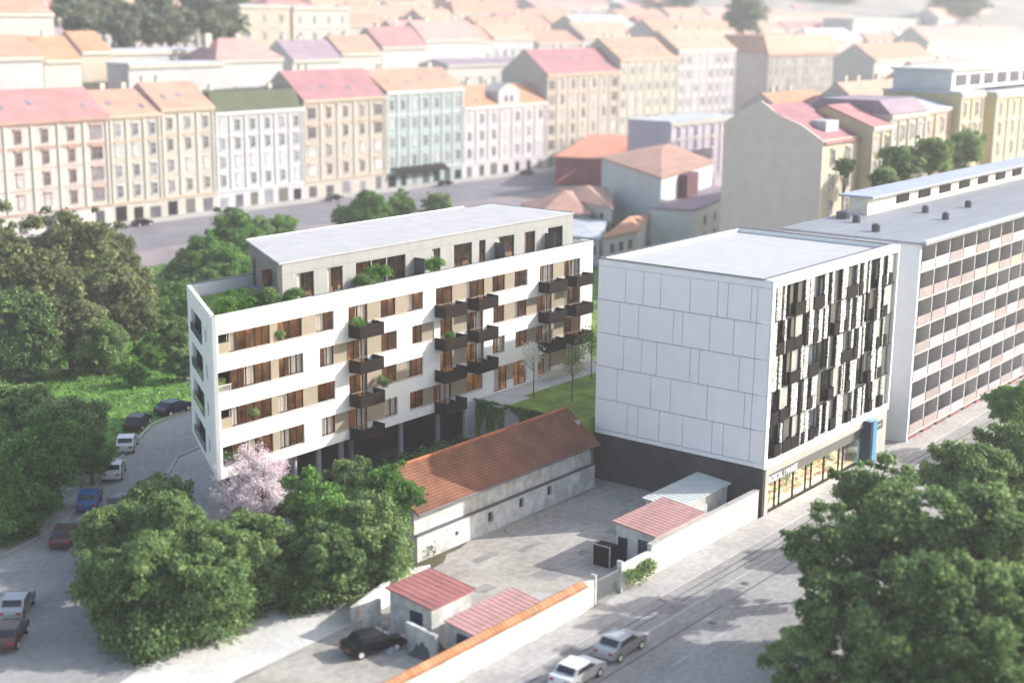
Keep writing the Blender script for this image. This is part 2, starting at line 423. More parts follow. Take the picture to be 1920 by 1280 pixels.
# streets
sheet('far_street', [(-90, 156), (262, 156), (262, 182.6), (-90, 182.6)], .004, M_asph)
sheet('far_pavement', [(-90, 182.6), (262, 182.6), (262, 188), (-90, 188)], .13, M_pave, 1)
sheet('near_pavement', [(-90, 141.6), (175, 141.6), (262, 152), (262, 156), (-90, 156)], .10, M_ppave, 1)
mbk = MB()
for x in range(-60, 240, 9): mbk.box(x, x + 3, 172.6, 172.75, .008, .009)
mbk.build('lane_marking', M_line, kind='structure')
# side road on the left with parked cars
rl = [(1, 80), (-6, 66.3), (-15.5, 63.5), (-24, 57), (-31, 51.5), (-40, 44.5), (-47, 42.5), (-58, 41), (-75, 34), (-75, 20), (-62, 12), (-54, 17), (-44, 31), (-36, 39.5), (-29, 46), (-21, 53), (-15, 54.5), (-8, 56), (-2, 60), (3, 70)]
sheet('side_road', list(reversed(rl)), .016, M_asph2)
sheet('forecourt', [(-37, 38), (-29, 34), (-24, 44), (-14, 54.4), (-21, 52.6), (-29, 45.6)], .02, M_pave)
mbk = MB()
kp = [(-36, 39.5), (-29, 46), (-21, 53), (-15, 54.5)]
for a, b in zip(kp, kp[1:]):
    d = (b[0] - a[0], b[1] - a[1]); mbk.obox(a, d, 0, math.hypot(*d), -.25, 0, 0, .14)
kp = [(-6, 66.5), (-15.5, 63.7), (-24, 57.2), (-31, 51.7), (-40, 44.7), (-47, 42.7), (-58, 41.2)]
for a, b in zip(kp, kp[1:]):
    d = (b[0] - a[0], b[1] - a[1]); mbk.obox(a, d, 0, math.hypot(*d), -.3, 0, 0, .16)
mbk.build('kerb', M_pave, kind='structure')
# pale track between the trees and the walled yard
sheet('pale_track', [(-58, 9.5), (-50, 11.6), (-36.4, 12), (-29, 12.6), (-26.5, 15.2), (-31.6, 17.2), (-44, 20), (-55, 17.2), (-62, 12)], .02, M_dust)
sheet('lane', [(-60, 2.6), (-39, 2.6), (-39, 11.4), (-50, 11.2), (-58, 9.3)], .024, M_yard)
sheet('yard', [(-39, .9), (-.3, .9), (-.3, 15.6), (-24, 15.6), (-29, 12.4), (-39, 11.6)], .028, M_yard)
# street on the right
sheet('pavement', [(-80, -2.6), (120, -2.6), (120, 0), (-80, 0)], .13, M_pave, 1)
sheet('street', [(-90, -17), (130, -17), (130, -2.6), (-90, -2.6)], .004, M_asph2)
sheet('park_ground', [(-90, -60), (130, -60), (130, -19), (-90, -19)], .004, M_lawn)
sheet('park_pavement', [(-90, -19), (130, -19), (130, -17), (-90, -17)], .12, M_pave, 1)
mbk = MB(); mbk.box(-80, 120, -5.35, -5.2, .008, .0085)
for x in range(-78, 110, 6): mbk.box(x, x + 3, -9.6, -9.45, .008, .0085)
mbk.build('road_marking', M_line, kind='structure')
q = random.Random(8); mbk = MB()
for i in range(16):
    x = q.uniform(-55, 40); y = q.uniform(-9, -3.2); a, b = q.uniform(1, 4), q.uniform(.6, 1.6); mbk.poly([(x, y, .0095 + i * .0002), (x + a, y, .0095 + i * .0002), (x + a, y + b, .0095 + i * .0002), (x, y + b, .0095 + i * .0002)])
for i in range(9):
    x = q.uniform(-36, -4); y = q.uniform(4, 14); a, b = q.uniform(.8, 3), q.uniform(.6, 2); mbk.poly([(x, y, .034 + i * .0002), (x + a, y, .034 + i * .0002), (x + a, y + b, .034 + i * .0002), (x, y + b, .034 + i * .0002)])
mbk.build('asphalt_patch', mat('patch_asphalt', (.26, .25, .245), .95, .2, 3.), kind='structure')
mbk = MB()
for x, y in ((-31, -4.8), (-14, -6.2), (-2, -3.9), (-22, -8.0), (12, -5.9)): mbk.prism([(x + .35 * math.cos(t * .524), y + .35 * math.sin(t * .524)) for t in range(12)], .006, .014)
mbk.build('manhole_cover', M_gbrown, kind='structure')
# dark tyre streaks and patched seams
mbk = MB()
for yy, a, b in ((-3.6, -60, 30), (-4.3, -40, 60), (-7.1, -70, 20)): mbk.box(a, b, yy, yy + .12, .0085, .009)
mbk.build('road_seam', mat('tar_seam', (.10, .10, .10), .9, .2), kind='structure')

# ------------------------------------------------------------------ office block (A): x 0..26, y 0..17.8, z 0..21.1
def office():
    T = thing('office_building', 'white panelled office block with black and white patterned street front', 'building', (13, 9, 0))
    W, D, H, B = 26., 17.8, 21.1, 4.47
    mb = MB(); mb.box(.12, 25.85, .9, D - .05, B + .02, H - .95); mb.build('core_wall', M_joint, T)
    # base storey
    mb = MB()
    mb.box(.15, W - .1, 6.0, D, 0, B); mb.box(.15, .45, .02, 6.0, 0, B)
    mb.build('base_wall', M_base, T)
    mb = MB()
    mb.box(.46, 1.12, -.04, .55, 0, B - .02); mb.box(22.85, W - .1, -.04, .55, 0, 3.74); mb.box(1.12, W - .1, -.04, .5, 3.74, B - .02)
    mb.build('pillar_and_fascia', M_greyp, T)
    mb = MB(); mb.box(1.13, 20.25, .25, .6, 2.66, 3.73); mb.box(21.75, 22.84, .3, .6, 2.7, 3.73); mb.build('sign_band', mat('grey_band', (.13, .13, .12), .6, .08), T)
    mb = MB(); mb.box(21.85, 22.8, .3, .5, 0.02, 2.69); mb.build('door', M_navy, T)
    # cladding on the left side (x = 0 plane): panels with real gaps
    zr = [21.0, 20.42, 17.30, 14.17, 11.02, 7.88, 4.95, 4.50]
    rows = [[14.77, 12.85, 11.03, 7.97, 5.21, 4.2, 1.93, 1.35], [15.36, 13.27, 9.59, 8.63, 5.86, 3.48, 1.37], [14.78, 12.85, 11.23, 7.72, 6.8, 2.79, 1.36],
            [15.39, 11.72, 9.62, 5.84, 2.11, 1.40], [14.19, 13.01, 10.71, 8.24, 5.21, 4.06, 1.41]]
    mb = MB(); g = .03
    for i in range(7):
        cuts = [D] + (rows[i - 1] if 1 <= i <= 5 else []) + [.02]
        for a, b in zip(cuts, cuts[1:]):
            mb.box(-.0, .11, max(b, .0) + g, a - g, zr[i + 1] + g, zr[i] - g)
    mb.box(.3, W - .3, D, D + .08, B, H - .02)
    mb.box(W - .12, W - .02, .4, D, B, H - .02)
    mb.build('cladding', M_lav, T)
    # front frame
    mb = MB()
    mb.box(.115, W + .05, 0.001, 1.0, 20.45, 21.1); mb.box(.115, W + .05, 0.001, 1.0, B, 5.12); mb.box(-.03, W + .05, -.12, 0, 20.45, 21.1); mb.box(-.03, W + .05, -.12, 0, B, 5.12)
    mb.box(-.03, .48, -.12, 0, 5.12, 20.45); mb.box(.115, .48, .001, .9, 5.12, 20.45); mb.box(25.78, W + .05, -.12, .9, 5.12, 20.45)
    mb.build('facade_frame', M_frame, T)
    # facade modules
    R1 = [(.56, 'D'), (.92, 'S'), (1.91, 'D'), (2.18, 'S'), (2.73, 'D'), (3.93, 'G'), (4.49, 'D'), (5.24, 'L'), (6.2, 'S'), (7.1, 'S'), (7.94, 'G'), (8.92, 'B'), (9.92, 'S'), (10.82, 'D'), (11.43, 'S'), (12.04, 'D'), (12.66, 'G'), (13.6, 'S'), (14.86, 'D'), (15.5, 'G'), (16.68, 'S'), (17.33, 'B'), (18.1, 'S'), (18.98, 'D'), (19.32, 'S'), (19.88, 'D'), (21.69, 'S'), (22.61, 'L'), (23.54, 'S'), (24.25, 'L'), (25.7, '|')]
    X1 = [(4.3, 6.3), (7.9, 9.95), (14.6, 16.95), (17.3, 18.05), (22.4, 23.1), (24.0, 24.7)]
    R2 = [(.5, 'S'), (1.4, 'B'), (2.0, 'D'), (2.59, 'S'), (3.15, 'D'), (4.45, 'G'), (5.12, 'L'), (6.36, 'D'), (7.23, 'S'), (8.31, 'G'), (9.1, 'S'), (10.1, 'D'), (10.31, 'S'), (11.22, 'D'), (12.25, 'G'), (13.6, 'S'), (14.87, 'D'), (15.51, 'S'), (16.16, 'G'), (17.03, 'S'), (18.24, 'D'), (18.57, 'S'), (19.02, 'D'), (20.6, 'G'), (21.74, 'S'), (22.67, 'D'), (23.14, 'S'), (24.08, 'L'), (25.7, '|')]
    X2 = [(1.3, 2.55), (2.9, 4.4), (4.5, 6.0), (6.5, 7.1), (8.1, 9.1), (12.3, 13.4), (14.5, 15.2), (16.0, 16.9), (20.8, 21.6), (23.2, 24.0)]
    seq = [(R1, X1)]
    def shift(Rr, Xx, d, sd):
        q = random.Random(sd); out = []
        for u_, k in Rr:
            if k == '|': continue
            uu = min(25.2, max(.5, u_ + d + q.uniform(-.25, .25)))
            if out and uu < out[-1][0] + .22: uu = out[-1][0] + .22
            if uu > 25.3: break
            out.append((uu, k if q.random() > .18 else q.choice('DSGL')))
        out[0] = (.5, out[0][1]); out.append((25.7, '|'))
        return out, [(max(.6, a + d), min(25.6, b + d)) for a, b in Xx if a + d < 25 and q.random() > .15]
    seq.append((R2, X2)); seq.append(shift(R1, X1, -.35, 5)); seq.append(shift(R2, X2, -.45, 9)); seq.append(shift(R1, X2, .35, 12))
    zt = 20.45; ph = (20.45 - 5.12) / 5
    for i, (Rr, Xx) in enumerate(seq):
        z1 = zt - i * ph; z0 = z1 - ph
        for (a, k), (b, _) in zip(Rr, Rr[1:]):
            if b - a < .05: continue
            mb = MB(); dz = rnd.choice((0, .12, -.12)) if k == 'S' else 0
            if k == 'S': mb.box(a + .02, max(a + .22, b - (.22 if i % 2 else .16)), -.06, .02, max(5.13, z0 + dz + .01), min(20.44, z1 + dz - .01)); mb.build('perforated_panel', M_speck, T)
            elif k == 'L': mb.box(a, b, .2, .26, z0 + .04, z1 - .02); mb.build('white_panel', M_gbrown if rnd.random() < .4 else M_greyp, T)
            elif k == 'G': mb.box(a, b, .3, .36, z0 + .04, z1 - .02); mb.build('grey_panel', M_gbrown, T)
            else:
                mb.box(a, b, .52, .56, z0 + .05, z1 - .05); wd = mb.build('window', M_bglass if k == 'B' else M_dglass, T)
                if b - a > .5:
                    mf = MB(); mf.box(a, a + .05, .44, .52, z0 + .05, z1 - .05); mf.box(b - .05, b, .44, .52, z0 + .05, z1 - .05); mf.box(a + .05, b - .05, .44, .52, z1 - .13, z1 - .05); mf.build('frame', M_dark, wd)
        for a, b in Xx:
            mb = MB(); mb.box(a, b, -.14, -.07, z0 + .06, z0 + 1.18); mb.box(a, a + .04, -.07, .3, z0 + .06, z0 + 1.18); mb.box(b - .04, b, -.07, .3, z0 + .06, z0 + 1.18); mb.box(a + .05, b - .05, -.06, .3, z0 + .07, z0 + .12)
            mb.build('balcony_railing', M_dpan, T)
        mb = MB(); mb.box(.5, 25.76, .1, .9, z0 - .06 if i < 4 else z0 + .01, z0 + .04); mb.build('floor_slab', M_joint, T)
    # roof
    mb = MB(); mb.box(.35, W - .35, 1.05, D - .3, H - .94, H - .42); mb.build('roof', M_roofA, T)
    mb = MB()
    mb.box(-.03, .33, .99, D + .05, H - .02, H + .05); mb.box(W - .33, W + .06, .99, D + .05, H - .02, H + .05)
    mb.box(.33, W - .33, D - .28, D + .05, H - .02, H + .05); mb.box(-.03, W + .06, .72, .99, H + .004, H + .055)
    mb.box(.12, .3, 1, D - .1, H - .94, H - .02, 1); mb.box(W - .3, W - .12, 1, D - .1, H - .94, H - .02, 1); mb.box(.3, W - .3, D - .25, D - .1, H - .94, H - .02, 1)
    mb.build('parapet', [M_coping, M_frame], T)
    # shop front
    bu = [1.2, 3.03, 3.92, 6.48, 9.03, 10.16, 12.73, 15.93, 16.88, 19.87]
    for a, b in zip(bu, bu[1:]):
        mb = MB(); mb.box(a + .07, b - .03, .36, .38, .22, 2.64); wd = mb.build('shop_window', SHOPG, T)
        mf = MB(); mf.box(a, a + (.14 if a in (6.48, 12.73) else .07), .28, .44, .1, 2.66); mf.build('mullion', M_dark, wd)
    mb = MB(); mb.box(1.13, 20.0, .28, .5, 0.0, .2); mb.build('shop_sill', M_dark, T)
    mb = MB(); mb.box(1.13, 20.2, .5, 5.98, .13, .16); mb.box(1.13, 20.2, 5.9, 5.97, .16, 3.5); mb.box(1.13, 20.2, .62, 5.9, 3.5, 3.6)
    mb.build('shop_interior', mat('shop_wall', (.62, .58, .5), .8, .05), T)
    for i in range(9):
        mb = MB(); x = 1.9 + i * 2.1; mb.box(x, x + 1.5, .75, 1.15, 3.2, 3.28); mb.build('ceiling_lamp', SHOPL, T)
    q = random.Random(4)
    cols = [mat('goods_orange', (.60, .36, .18), .6, .2), mat('goods_red', (.42, .18, .10), .6, .2), mat('goods_yellow', (.70, .60, .32), .6, .2), mat('goods_green', (.25, .36, .05), .6, .2), mat('goods_cream', (.8, .74, .6), .6, .1)]
    for sh in range(9):
        x0 = 1.5 + sh * 2.05
        mb = MB()
        for lv in range(4):
            y = 1.1 + lv * .35; z = .3 + lv * .42
            mb.box(x0, x0 + 1.8, y, y + .35, z - .12, z, 4)
            x = x0 + .03
            while x < x0 + 1.7:
                wdt = q.uniform(.12, .34); hh = q.uniform(.1, .34); mb.box(x, min(x + wdt, x0 + 1.78), y + .03, y + .3, z, z + hh, q.randrange(5)); x += wdt + .02
        mb.build('goods_display', cols, T)
        pm = MB()
        if sh % 2 == 0:
            leafbox('potted_plant', x0 + 1.2, x0 + 1.75, 1.0, 1.6, 1.2, 2.5, 260, .12, L_bright, sh + 3, T)
    mb = MB(); mb.box(20.3, 20.85, -.9, .25, 0.0, 4.44, 1); mb.box(20.86, 21.7, -.9, .25, 0.0, 4.44, 0)
    mb.build('blue_entrance_pillar', [M_blue, M_navy], T)
    mb = MB(); mb.box(19.9, 20.29, .1, .24, 0, 2.64); mb.build('turquoise_door', glassblue, T)
    mb = MB(); mb.box(21.8, 24.85, -.12, -.05, 2.8, 3.62); sg = mb.build('shop_sign', mat('olive_sign', (.09, .095, .075), .5, .1), T)
    mb = MB(); mb.box(21.95, 22.7, -.15, -.121, 2.85, 3.35); mb.prism([(22.7, -.15), (23.2, -.15), (23.2, -.121), (22.7, -.121)], 2.95, 3.1); mb.build('cream_emblem', mat('cream_mark', (.75, .62, .45), .6, .05), sg)
    mb = MB()
    for i in range(5): mb.box(23.45 + i * .22, 23.55 + i * .22, -.15, -.121, 3.2, 3.29)
    mb.build('white_lettering', M_frame, sg)
    text('ROSCAL | MARKE', 1.62, .235, 2.78, .82, 5.4, T)
    # left corner reveal
def text(s, x, y, z, size, width, parent):
    cu = bpy.data.curves.new('shop_lettering', 'FONT'); cu.body = s; cu.size = size; cu.extrude = .03; cu.offset = .012
    tmp = bpy.data.objects.new('tmp', cu); C.objects.link(tmp)
    bpy.context.view_layer.update()
    dg = bpy.context.evaluated_depsgraph_get(); me = bpy.data.meshes.new_from_object(tmp.evaluated_get(dg))
    bpy.data.objects.remove(tmp)
    k = width / max(v.co.x for v in me.vertices)
    for v in me.vertices: v.co = Vector((v.co.x * k, 0 - v.co.z, v.co.y))
    me.materials.clear(); me.materials.append(M_frame)
    o = bpy.data.objects.new('shop_lettering', me); C.objects.link(o); o.parent = parent
    o.location = Vector((x, y, z)) - absloc(parent)
FLATL = emis('flat_lamp', (1, .8, .5), 18.)
SHOPG = glass('shop_glass', (.95, .95, .92), .02)
SHOPL = emis('shop_lamp', (1, .9, .7), 20.)
glassblue = mat('turquoise_glass', (.10, .38, .42), .1, .1, spec=.8)
office()

# ------------------------------------------------------------------ apartment block (B): front plane y = 30.3
WT = {4: [[(-34.59, 'L'), (-33.39, 'C'), (-32.63, 'G'), (-30.59, 'G'), (-29.01, 'T'), (-28.14, 'G'), (-25.4, 'T'), (-23.7, 'C'), (-22.66, 'G'), (-21.68, '|')], [(-19.92, 'G'), (-18.69, 'C'), (-17.44, 'T'), (-15.71, 'G'), (-13.8, 'T'), (-12.17, 'C'), (-11.29, 'G'), (-10.09, '|')], [(-8.33, 'G'), (-5.85, 'T'), (-3.88, 'C'), (-3.0, 'G'), (-1.05, 'T'), (0.22, 'G'), (2.16, 'T'), (3.76, 'G'), (5.77, '|')], [(7.8, 'G'), (8.6, 'C'), (10.21, 'T'), (12.16, 'G'), (13.52, 'C'), (14.89, '|')]],
      3: [[(-34.9, 'O'), (-33.3, 'G'), (-31.64, 'C'), (-30.7, 'G'), (-28.98, 'T'), (-28.08, 'G'), (-26.69, 'C'), (-25.35, '|')], [(-23.46, 'G'), (-22.49, 'C'), (-21.71, 'T'), (-20.07, 'G'), (-18.17, 'C'), (-17.5, 'T'), (-15.69, 'G'), (-13.68, '|')], [(-11.63, 'G'), (-10.18, 'T'), (-8.54, '|')], [(-7.7, 'G'), (-5.84, 'T'), (-3.68, 'G'), (-2.17, 'C'), (-1.27, '|')], [(0.26, 'G'), (2.11, 'T'), (3.72, 'C'), (4.58, 'G'), (5.74, 'T'), (7.51, 'G'), (9.31, 'C'), (10.03, 'T'), (12.19, 'C'), (13.14, 'G'), (15.06, '|')]],
      2: [[(-34.55, 'L'), (-33.33, 'C'), (-32.6, 'G'), (-30.85, 'G'), (-28.99, 'T'), (-28.21, 'C'), (-27.08, 'G'), (-25.4, 'T'), (-23.68, 'G'), (-21.63, '|')], [(-19.91, 'G'), (-18.07, 'C'), (-17.55, 'T'), (-15.65, 'G'), (-13.7, 'T'), (-12.22, 'C'), (-11.66, 'G'), (-10.12, '|')], [(-7.7, 'G'), (-5.83, 'T'), (-3.74, 'G'), (-2.14, 'C'), (-1.14, '|')], [(0.22, 'G'), (1.14, 'C'), (2.17, '|')], [(3.87, 'G'), (5.8, 'T'), (7.48, 'G'), (8.49, 'C'), (10.01, 'T'), (12.19, 'G'), (15.18, '|')]],
      1: [[(-34.49, 'G'), (-31.65, 'C'), (-30.77, 'G'), (-28.96, 'T'), (-28.18, 'C'), (-26.91, 'G'), (-25.42, '|')], [(-23.42, 'C'), (-21.65, 'T'), (-19.98, 'G'), (-18.88, 'C'), (-17.61, 'T'), (-15.24, 'C'), (-13.67, '|')], [(-11.99, 'G'), (-10.04, 'T'), (-8.55, 'G'), (-7.53, 'C'), (-5.99, 'T'), (-3.72, 'G'), (-1.29, '|')], [(0.44, 'C'), (1.66, 'G'), (2.6, 'T'), (3.65, 'G'), (5.8, '|')], [(7.66, 'G'), (8.87, 'C'), (10.1, 'T'), (12.29, 'G'), (13.35, 'C'), (14.64, 'G'), (15.29, '|')]]}
WZ = {4: (16.22, 17.87), 3: (13.1, 14.82), 2: (10.03, 11.7), 1: (6.94, 8.62)}
BALC = [(-19.95, -16.9, 4), (-8.5, -5.43, 4), (-3.73, -.69, 4), (7.6, 10.68, 4), (12.35, 15.4, 4), (-19.95, -16.95, 3), (-8.5, -5.41, 3), (-3.73, -.65, 3), (7.6, 10.7, 3), (12.35, 15.45, 3),
        (-19.95, -16.86, 2), (-8.5, -5.39, 2), (-3.73, -.6, 2), (7.6, 10.7, 2), (12.35, 15.5, 2), (-19.95, -16.9, 1), (-8.5, -5.4, 1)]
def win_part(T, a, b, z0, z1, y, curtain=False, mull=None, y2=.0):
    """a recessed window: dark frame > pane, curtain"""
    fr = MB(); fw = .055; yf = y + .16
    fr.box(a, a + fw, yf, yf + .08, z0, z1); fr.box(b - fw, b, yf, yf + .08, z0, z1); fr.box(a + fw, b - fw, yf, yf + .08, z1 - fw, z1); fr.box(a + fw, b - fw, yf, yf + .08, z0, z0 + fw)
    if mull or b - a > 1.25:
        mx = a + (b - a) * (mull or .5); fr.box(mx - .045, mx + .045, yf, yf + .08, z0 + fw, z1 - fw)
    o = fr.build('window', M_dark, T)
    p = MB(); p.poly([(a + fw, yf + .04, z0 + fw), (b - fw, yf + .04, z0 + fw), (b - fw, yf + .04, z1 - fw), (a + fw, yf + .04, z1 - fw)]); p.build('pane', M_glass, o)
    if curtain:
        c = MB(); n = max(6, int((b - a) * 12)); yc = yf + .22
        pts = [(a + (b - a) * i / n, yc + .05 * math.sin(i * 1.9)) for i in range(n + 1)]
        for p0, p1 in zip(pts, pts[1:]): c.poly([(p0[0], p0[1], z0 + .05), (p1[0], p1[1], z0 + .05), (p1[0], p1[1], z1), (p0[0], p0[1], z1)])
        c.build('curtain', M_curt_pane, o)
    return o
def apartment():
    X0, X1, Y0, Y1, Z0, Z1 = -35.13, 17.2, 30.3, 42.6, 6.0, 19.4
    T = thing('apartment_building', 'long white apartment block with brown-black hanging balconies and tan window panels', 'building', (-8, 36, 0))
    holes = []; segs = []
    def door_floor(a, b, k):
        for p, q, s in BALC:
            if s == k and a > p - .3 and b < q + .3: return True
        return False
    for k, rows in WT.items():
        za, zb = WZ[k]
        for row in rows:
            for (a, t), (b, _) in zip(row, row[1:]):
                dz = t in 'GC' and (door_floor(a, b, k) or (k == 1 and a > 0))
                z0 = za - .82 if dz else za
                holes.append((a, b, z0, zb)); segs.append((a, b, z0, zb, t, k))
    wb = MB(); wall_grid(wb, X0, X1, Z0, Z1, holes, Y0, Y0 + .32)
    # left end wall, slanting; right end wall, back wall
    A = Vector((X0, Y0)); Bv = Vector((-27.6, 42.3)); d = Bv - A; L = d.length
    def endwall(s0, s1, z0, z1): wb.obox(A, d, s0, s1, -.32, 0, z0, z1)
    eh = []
    for k in (1, 2, 3, 4):
        z0, z1 = WZ[k]; eh += [(L * .42, L * .86, z0 - .35, z1, k), (L * .235, L * .30, z0 + .35, z1 - .2, k)]
    zs = sorted({Z0, Z1} | {h[2] for h in eh} | {h[3] for h in eh})
    for a, b in zip(zs, zs[1:]):
        s = .0
        for h in sorted([h for h in eh if h[2] < (a + b) / 2 < h[3]]):
            endwall(s, h[0], a, b); s = h[1]
        endwall(s, L, a, b)
    wb.box(X1 - .3, X1, Y0 + .32, Y1, Z0, Z1); wb.box(-27.4, X1 - .3, Y1 - .3, Y1, Z0, Z1)
    wb.build('wall', M_white, T)
    for s0, s1, z0, z1, k in eh:
        mb = MB(); mb.obox(A, d, s0 + .01, s1 - .01, -.30, -.25, z0 + .01, z1 - .01); wd = mb.build('end_window', M_dglass, T)
        if s1 - s0 > 2:
            mb = MB(); mb.obox(A, d, s0 + .02, s1 + .3, .03, .07, z0 + .0, z0 + .75); mb.build('glass_railing', M_bglass, wd)
            mb = MB()
            for f in (.25, .5, .75): mb.obox(A, d, s0 + (s1 - s0) * f - .04, s0 + (s1 - s0) * f + .04, -.249, -.18, z0 + .02, z1 - .02)
            mb.build('mullion', M_dark, wd)
    # floors: wood top, dark body; room back walls
    for k in (1, 2, 3, 4):
        za, zb = WZ[k]
        fl = MB(); fl.prism([(-34.7, Y0 + .33), (X1 - .31, Y0 + .33), (X1 - .31, Y1 - .31), (-27.6, Y1 - .31)], za - .96, za - .86); fl.build('floor', M_wood, T)
        rb = MB(); rb.box(-31.2, X1 - .31, Y0 + 2.6, Y0 + 2.7, za - .85, zb + .25)
        q = random.Random(k); x = -30.2
        while x < X1 - 1.5:
            rb.box(x, x + .12, Y0 + 1.0, Y0 + 2.6, za - .85, zb + .25); x += q.uniform(3.1, 4.6)
        rb.prism([(-34.7, Y0 + .33), (X1 - .31, Y0 + .33), (X1 - .31, Y1 - .31), (-27.6, Y1 - .31)], zb + .26, zb + .34)
        rb.build('room_wall', M_room, T)
    for k in (1, 2, 3, 4):
        zb = WZ[k][1]; x = -31.
        while x < X1 - 1.5:
            lb = MB(); lb.box(x, x + .9, Y0 + 1.3, Y0 + 1.55, zb + .18, zb + .24); lb.build('ceiling_lamp', FLATL, T); x += 3.4
    # segments
    q = random.Random(3)
    for a, b, z0, z1, t, k in segs:
        if t == 'T':
            mb = MB(); mb.box(a + .005, b - .005, Y0 + .1, Y0 + .16, z0 + .005, z1 - .005); mb.build('infill_panel', M_tan, T)
        elif t == 'L':
            mb = MB(); mb.box(a + .005, b - .005, Y0 + .12, Y0 + .16, z0 + .005, z0 + .9); mb.build('infill_panel', M_tan, T)
            win_part(T, a, b, z0 + .905, z1, Y0)
        elif t == 'O':
            mb = MB()
            for i in range(8): mb.box(a + .1 + i * .2, a + .13 + i * .2, Y0 + .05, Y0 + .08, z0, z0 + .55)
            mb.box(a, b, Y0 + .04, Y0 + .09, z0 + .55, z0 + .6); mb.build('balustrade', M_frame, T)
        else: win_part(T, a, b, z0, z1, Y0, t == 'C')
    # sills
    sb = MB()
    for k, rows in WT.items():
        for row in rows:
            a, b = row[0][0], row[-1][0]
            if k == 1 and a > 0: continue
            sb.box(a + .02, b - .02, Y0 - .04, Y0 + .1, WZ[k][0] - .045, WZ[k][0] - .003)
    sb.build('window_sill', mat('sill_metal', (.20, .18, .16), .5, .1), T)
    # balconies
    for p, qq, k in BALC:
        zt = WZ[k][0] + .1; zb = zt - 1.12; b0 = Y0 - 1.42; th = .05
        mb = MB()
        mb.box(p + .003, qq - .003, b0, b0 + th, zb, zt); mb.box(p + .003, p + th, b0 + th, Y0 - .005, zb, zt); mb.box(qq - th, qq - .003, b0 + th, Y0 - .005, zb, zt)
        mb.box(p + th, qq - th, b0 + th, Y0 - .05, zb + .01, zb + .14)
        bo = mb.build('balcony', M_balc, T)
        if rnd.random() < .55:
            mb = MB(); x = qq - rnd.uniform(1.0, 1.6); mb.box(x, x + .5, b0 + .4, b0 + .9, zb + .15, zb + .62); mb.box(x, x + .06, b0 + .4, b0 + .9, zb + .62, zb + 1.1); mb.build('balcony_chair', M_dark, bo)
    # roof terrace and parapet coping
    mb = MB(); mb.prism([(-34.6, Y0 + .33), (X1 - .31, Y0 + .33), (X1 - .31, Y1 - .31), (-27.6, Y1 - .31)], 18.2, 18.38); mb.build('roof_deck', M_roofB, T)
    mb = MB(); mb.prism([(-34.3, Y0 + .45), (-24.4, Y0 + .45), (-21.5, Y1 - 1.4), (-28.3, Y1 - 1.4)], 18.38, 18.5); mb.build('roof_lawn', M_lawn, T)
    mb = MB(); mb.box(-24, X1, Y0 + .02, Y0 + .07, 19.45, 19.5)
    x = -24.
    while x < X1: mb.box(x, x + .05, Y0 + .02, Y0 + .07, 19.4, 19.45); x += 2.5
    mb.build('parapet_rail', M_coping, T)
    mb = MB(); mb.box(-27.4, X1, Y1 - .33, Y1 + .04, 19.401, 19.45); mb.box(X1 - .33, X1 + .04, Y0 + 1.5, Y1 - .33, 19.401, 19.45); mb.build('parapet_coping', M_coping, T)
    # undercroft
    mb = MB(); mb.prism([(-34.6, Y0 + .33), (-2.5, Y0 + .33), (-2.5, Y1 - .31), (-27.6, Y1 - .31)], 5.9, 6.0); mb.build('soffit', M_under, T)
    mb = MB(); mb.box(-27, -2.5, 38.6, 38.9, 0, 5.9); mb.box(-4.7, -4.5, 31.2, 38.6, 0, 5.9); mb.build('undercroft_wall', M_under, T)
    for cx, cy in ((-29.5, 31.6), (-25.5, 31.6), (-22.6, 31.6), (-19.8, 31.6), (-11.9, 31.6), (-6.6, 31.6), (-22.6, 36), (-14, 36)):
        mb = MB(); mb.tube([(cx, cy, 0), (cx, cy, 5.9)], .26, 14); mb.build('column', M_col, T)
    # penthouse
    PX0, PX1, PY0, PY1, PZ = -26.3, 15.8, 32.0, 43.4, 22.25
    OP = [(-24.3, -22.3), (-20.7, -18.8), (-17.15, -15.2), (-15.1, -13.2), (-13.1, -10.6), (-6.9, -5.7), (-3.7, -1.0), (.1, 1.1), (3.0, 5.7), (7.3, 9.2), (11.4, 14.0)]
    ph = MB(); wall_grid(ph, PX0, PX1, 18.39, PZ - .02, [(a, b, 18.7, 21.2) for a, b in OP], PY0, PY0 + .25)
    ph.box(PX1 - .25, PX1, PY0 + .25, PY1, 18.39, PZ - .02)
    pw = ph.build('penthouse', M_pent, T)
    ph = MB(); ph.prism([(PX0 + .01, PY0 + .26), (PX1 - .26, PY0 + .26), (PX1 - .26, PY1), (-19.3, PY1)], 21.35, PZ - .021)
    ph.obox((PX0, PY0 + .0), (7, 11.4), 0, 13.2, -.25, 0, 18.39, PZ - .025)
    ph.build('end_wall', M_pdark, pw)
    mb = MB(); mb.obox((PX0, PY0), (7, 11.4), 10.6, 11.8, .001, .03, 18.6, 21.0); mb.build('end_window', M_dglass, pw)
    j = MB(); jz = 21.32
    j.box(PX0, PX1, PY0 - .004, PY0 - .001, jz, jz + .035)
    for x in (-24.9, -21.9, -20.0, -18.2, -14.3, -12.6, -10.2, -8.7, -5.6, -4.3, -1.9, -.4, 1.2, 2.6, 4.6, 6.1, 7.0, 8.8, 10.9, 12.9, 14.6): j.box(x, x + .03, PY0 - .006, PY0 - .0045, jz + .04, PZ - .03)
    for x in (-24.9, -21.9, -18.2, -9.7, -4.3, 2.4, 6.1, 10.4, 14.6): j.box(x, x + .03, PY0 - .006, PY0 - .0045, 18.5, jz)
    j.build('panel_joints', mat('joint_grey', (.22, .22, .2), .8, .05), pw)
    for i, (a, b) in enumerate(OP):
        wd = win_part(pw, a, b, 18.7, 21.2, PY0, False, .5)
